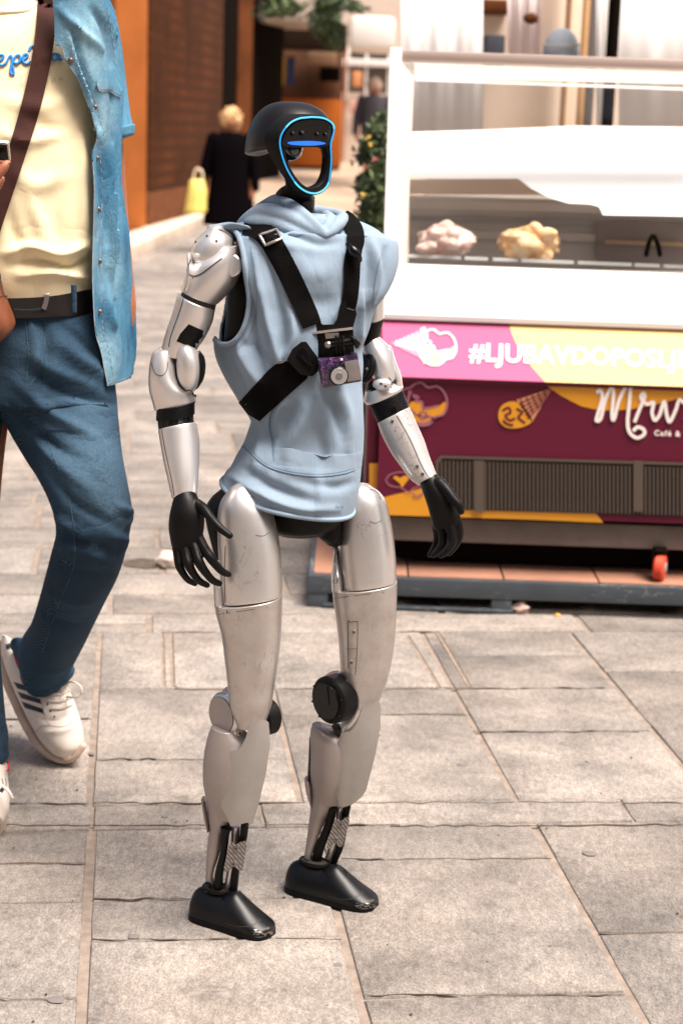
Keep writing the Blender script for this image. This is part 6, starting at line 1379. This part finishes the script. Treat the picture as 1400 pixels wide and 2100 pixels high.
# sneakers
a = Part('shoe', man)
a.add(loft([(5, 1306, 30, 1316, 3.36, .032), (5, 1345, 72, 1345, 3.35, .040), (20, 1392, 120, 1384, 3.325, .045), (40, 1438, 148, 1428, 3.30, .048), (63, 1484, 163, 1470, 3.28, .048), (86, 1522, 171, 1505, 3.265, .044), (110, 1546, 170, 1532, 3.255, .036), (130, 1556, 158, 1548, 3.25, .02)], n=60, sub=8, bev=.008), M['sneak'])
a.sculpt([([(75, 1470), (110, 1478), (150, 1462)], 6, -.005), ([(80, 1500), (120, 1500), (160, 1490)], 5, .004)])
OS = surf([a], .001)
for p0, p1 in (((48, 1408), (82, 1420)), ((56, 1428), (86, 1440)), ((64, 1448), (92, 1460))):
    x0, y0 = p0; x1, y1 = p1; a.add(patch([(x0-20, y0-10), (x1-3, y1-6), (x1, y1+4), (x0-12, y0+4)], OS, 6, .0008), M['navy'])
a.add(strip([(28, 1330), (36, 1360), (50, 1385), (66, 1400)], 2.6, OS, 5), M['red'])
a.add(patch([(12, 1322), (20, 1318), (22, 1330), (14, 1332)], OS, 5, .0006), M['navy'])
a.add(strip([(70, 1505), (90, 1488), (130, 1490), (160, 1476)], .8, OS, 5), M['solem']); a.add(strip([(84, 1420), (92, 1470), (104, 1486)], .8, OS, 5), M['solem'])
for x, y in ((92, 1412), (94, 1428), (98, 1444), (104, 1458), (112, 1470)): a.add(ball(OS(x, y), .0022, 1), M['navy'])
a.done()
s1 = Part('sole', a.fin); s1.add(tube([(2, 1318, 3.37, 7), (2, 1350, 3.365, 9), (14, 1396, 3.34, 10), (35, 1446, 3.315, 10), (60, 1498, 3.29, 10), (88, 1536, 3.27, 10), (122, 1557, 3.25, 9), (152, 1552, 3.24, 9), (170, 1530, 3.24, 8)], 12, 5), M['solem'])
s1.add(loft([(0, 1330, 40, 1340, 3.385, .035), (20, 1400, 100, 1400, 3.36, .04), (56, 1480, 150, 1480, 3.32, .04), (100, 1540, 165, 1530, 3.285, .035)], bev=.004), M['solem']).done()
l1 = Part('laces', a.fin); OL = surf([a], .004)
for q in ([(96, 1402), (118, 1412), (140, 1404)], [(98, 1420), (120, 1424), (142, 1416)], [(100, 1436), (122, 1438), (146, 1430)], [(106, 1452), (126, 1452), (148, 1444)]): l1.add(tube3([OL(*p) for p in cr([list(map(float, p)) for p in q], 5)], .0028, 6), M['sneak'])
l1.add(tube3(cr([list(OL(132, 1406)), list(W(148, 1398, 3.24)), list(W(165, 1408, 3.23)), list(W(167, 1424, 3.23)), list(W(150, 1430, 3.235)), list(OL(138, 1428))], 6), .0022, 6), M['sneak']); l1.done()
a = Part('shoe', man)
a.add(loft([(-110, 1560, 14, 1558, 2.99, .06), (-105, 1590, 16, 1590, 2.96, .075), (-100, 1625, 20, 1625, 2.93, .07), (-95, 1655, 18, 1655, 2.90, .06), (-85, 1680, 8, 1680, 2.88, .045)], n=50, sub=7, bev=.006), M['sneak'])
OS = surf([a], .001)
a.add(strip([(8, 1596), (10, 1610), (2, 1624)], 4, OS, 4), M['navy']); a.add(strip([(16, 1560), (18, 1572), (17, 1582)], 2, OS, 4), M['red']); a.add(tube([(6, 1612, 2.87, 3.4), (18, 1622, 2.86, 3.4), (26, 1636, 2.86, 3)]), M['sneak'])
a.done()
s1 = Part('sole', a.fin); s1.add(loft([(-118, 1672, 14, 1676, 2.93, .11), (-116, 1690, 12, 1696, 2.93, .11)], bev=.004), M['solem']).done()
# shoulder bag
bg_ = thing('shoulder_bag', 'brown leather shoulder bag on a wide dark brown strap across the yellow t-shirt', 'bag', W(-60, 690, 2.86))
st_ = Part('strap', bg_); O3 = surf([ts], .006)
stp = [(98, -60, 17), (96, 0, 18), (94, 58, 20), (84, 130, 20), (62, 225, 20), (36, 310, 19), (8, 395, 19), (-20, 480, 19), (-40, 560, 18)]
st_.add(patch(ribbonpoly(stp, 19, 6), lambda x, y: W(x, y, O3(x, y)[1]-.006), 8, .004), M['strapb']).done()
bb_ = Part('bag_body', bg_); bb_.add(loft([(-160, 540, -6, 545, 2.84, .035, 3), (-165, 580, 4, 585, 2.835, .045, 3), (-168, 620, 16, 622, 2.83, .05, 3), (-165, 668, 30, 668, 2.83, .048, 3), (-155, 700, 8, 694, 2.835, .035, 3)], n=48, bev=.008), M['leather'])
bb_.add(strip([(0, 560), (6, 600), (14, 612)], 1.5, surf([bb_], .001), 4), M['beltm']); bb_.add(strip([(-60, 612), (-10, 610), (16, 607)], 1.2, surf([bb_], .001), 4), M['strapb']); bb_.done()
ph = thing('phone', 'silver edged phone in the hand of the man with the yellow t-shirt', 'phone', W(-20, 322, 2.69))
c = W(-34, 304, 2.685); AXp = [nrm((1, .10, -.06)), nrm((-.08, .75, .55)), nrm((.03, -.55, .8))]
Part('case', ph).add(box(c, (.082, .009, .036), .004, AXp), mat('phone_silver', (.55, .50, .46), .25, .8)).done()
Part('screen', ph).add(box(c-np.array(AXp[1])*.005, (.076, .002, .031), .001, AXp), M['glossb']).done()
# ================================================================== far people
def farperson(label, x, ytop, Y, h, coat, hairc, skin=True, arms=True, below=1.0, longcoat=True):
    k = Y/F; top = W(x, ytop, Y); z0 = top[2]-h; base = np.array([top[0], Y, z0]); p = thing('person', label, 'person', base)
    b = Part('body', p); S_ = h/1.65
    def q(dx, dy, z): return base+np.array([dx, dy, z])*S_
    for s in (-1, 1):
        b.add(tube3([q(.09*s, 0, .04), q(.085*s, .0, .45), q(.09*s, 0, .85)], [.04*S_, .055*S_, .08*S_]), M['skin']); b.add(tube3([q(.09*s, .03, .03), q(.10*s, -.14, .03)], .035*S_), M['skin'])
        b.add(tube3([q(.17*s, 0, 1.34), q(.24*s, .01, 1.08), q(.25*s, -.04, .84), q(.25*s, -.05, .74)], [.05*S_, .042*S_, .032*S_, .035*S_]), M['skin'])
    b.add(tube3([q(0, 0, .85), q(0, 0, 1.1), q(0, 0, 1.34), q(0, 0, 1.42), q(0, -.01, 1.50)], [.13*S_, .12*S_, .09*S_, .055*S_, .052*S_]), M['skin']); b.add(ball(q(0, -.01, 1.54), (.075*S_, .09*S_, .11*S_), 3), M['skin']); b.add(ball(q(0, -.10, 1.53), (.014, .02, .02), 1), M['skin'])
    b.mods = [mods_remesh(.012, 2, .5)]; b.done()
    hh = Part('hair', p); hh.add(ball(q(0, .02, 1.57), (.12*S_, .12*S_, .13*S_), 3, .3, 3.5, 3), hairc); hh.add(ball(q(0, .06, 1.46), (.085*S_, .07*S_, .10*S_), 3, .12, 4, 5), hairc); hh.done()
    c_ = Part('coat' if longcoat else 'shirt', p)
    zb_ = .42 if longcoat else .80
    def ell(z, a_, b2, dx=0): th = np.linspace(0, 2*math.pi, 28, endpoint=False); return q(dx, 0, z)+np.stack([np.cos(th)*a_*S_*(1+.04*np.sin(th*5)), np.sin(th)*b2*S_, 0*th], 1)
    c_.add(rings([ell(zb_, .29 if longcoat else .2, .2), ell(.7 if longcoat else .9, .26 if longcoat else .19, .18), ell(1.0, .21, .15), ell(1.2, .22, .15), ell(1.36, .21, .13), ell(1.43, .10, .09)]), coat)
    for s in (-1, 1): c_.add(tube3([q(.19*s, 0, 1.35), q(.26*s, .01, 1.08), q(.28*s, -.03, .84)], [.075*S_, .068*S_, .055*S_]), coat)
    c_.done(); return p
farperson('blonde woman in a long black coat walking up the alley', 474, 228, 17.4, 1.50, mat('black_coat', (.003, .002, .003), .95, spec=.02), mat('blonde_hair', (.70, .40, .18), .7, var=.4, vscale=20))
farperson('small distant grey haired person in a dark top outside the cream shop', 768, 165, 27, 1.6, mat('dark_top', (.04, .035, .045), .9), mat('grey_hair', (.45, .33, .25), .7), longcoat=False)
yb_ = thing('carrier_bag', 'bright yellow carrier bag carried by the woman in the black coat', 'bag', W(402, 432, 17.2))
a, b = W(378, 434, 17.2), W(424, 375, 17.2); mb = mat('bag_yellow', (.85, .68, .16), .6, var=.25, vscale=6)
Part('bag_body', yb_).add(loft([(388, 372, 420, 372, 17.2, .04), (384, 395, 424, 395, 17.2, .08), (377, 433, 424, 433, 17.2, .10)], bev=.02), mb).done()
Part('handle', yb_).add(tube3(cr([list(W(394, 376, 17.2)), list(W(402, 348, 17.2)), list(W(414, 352, 17.2)), list(W(416, 376, 17.2))], 5), .012, 8), mat('bag_handle', (.75, .6, .4), .7)).done()
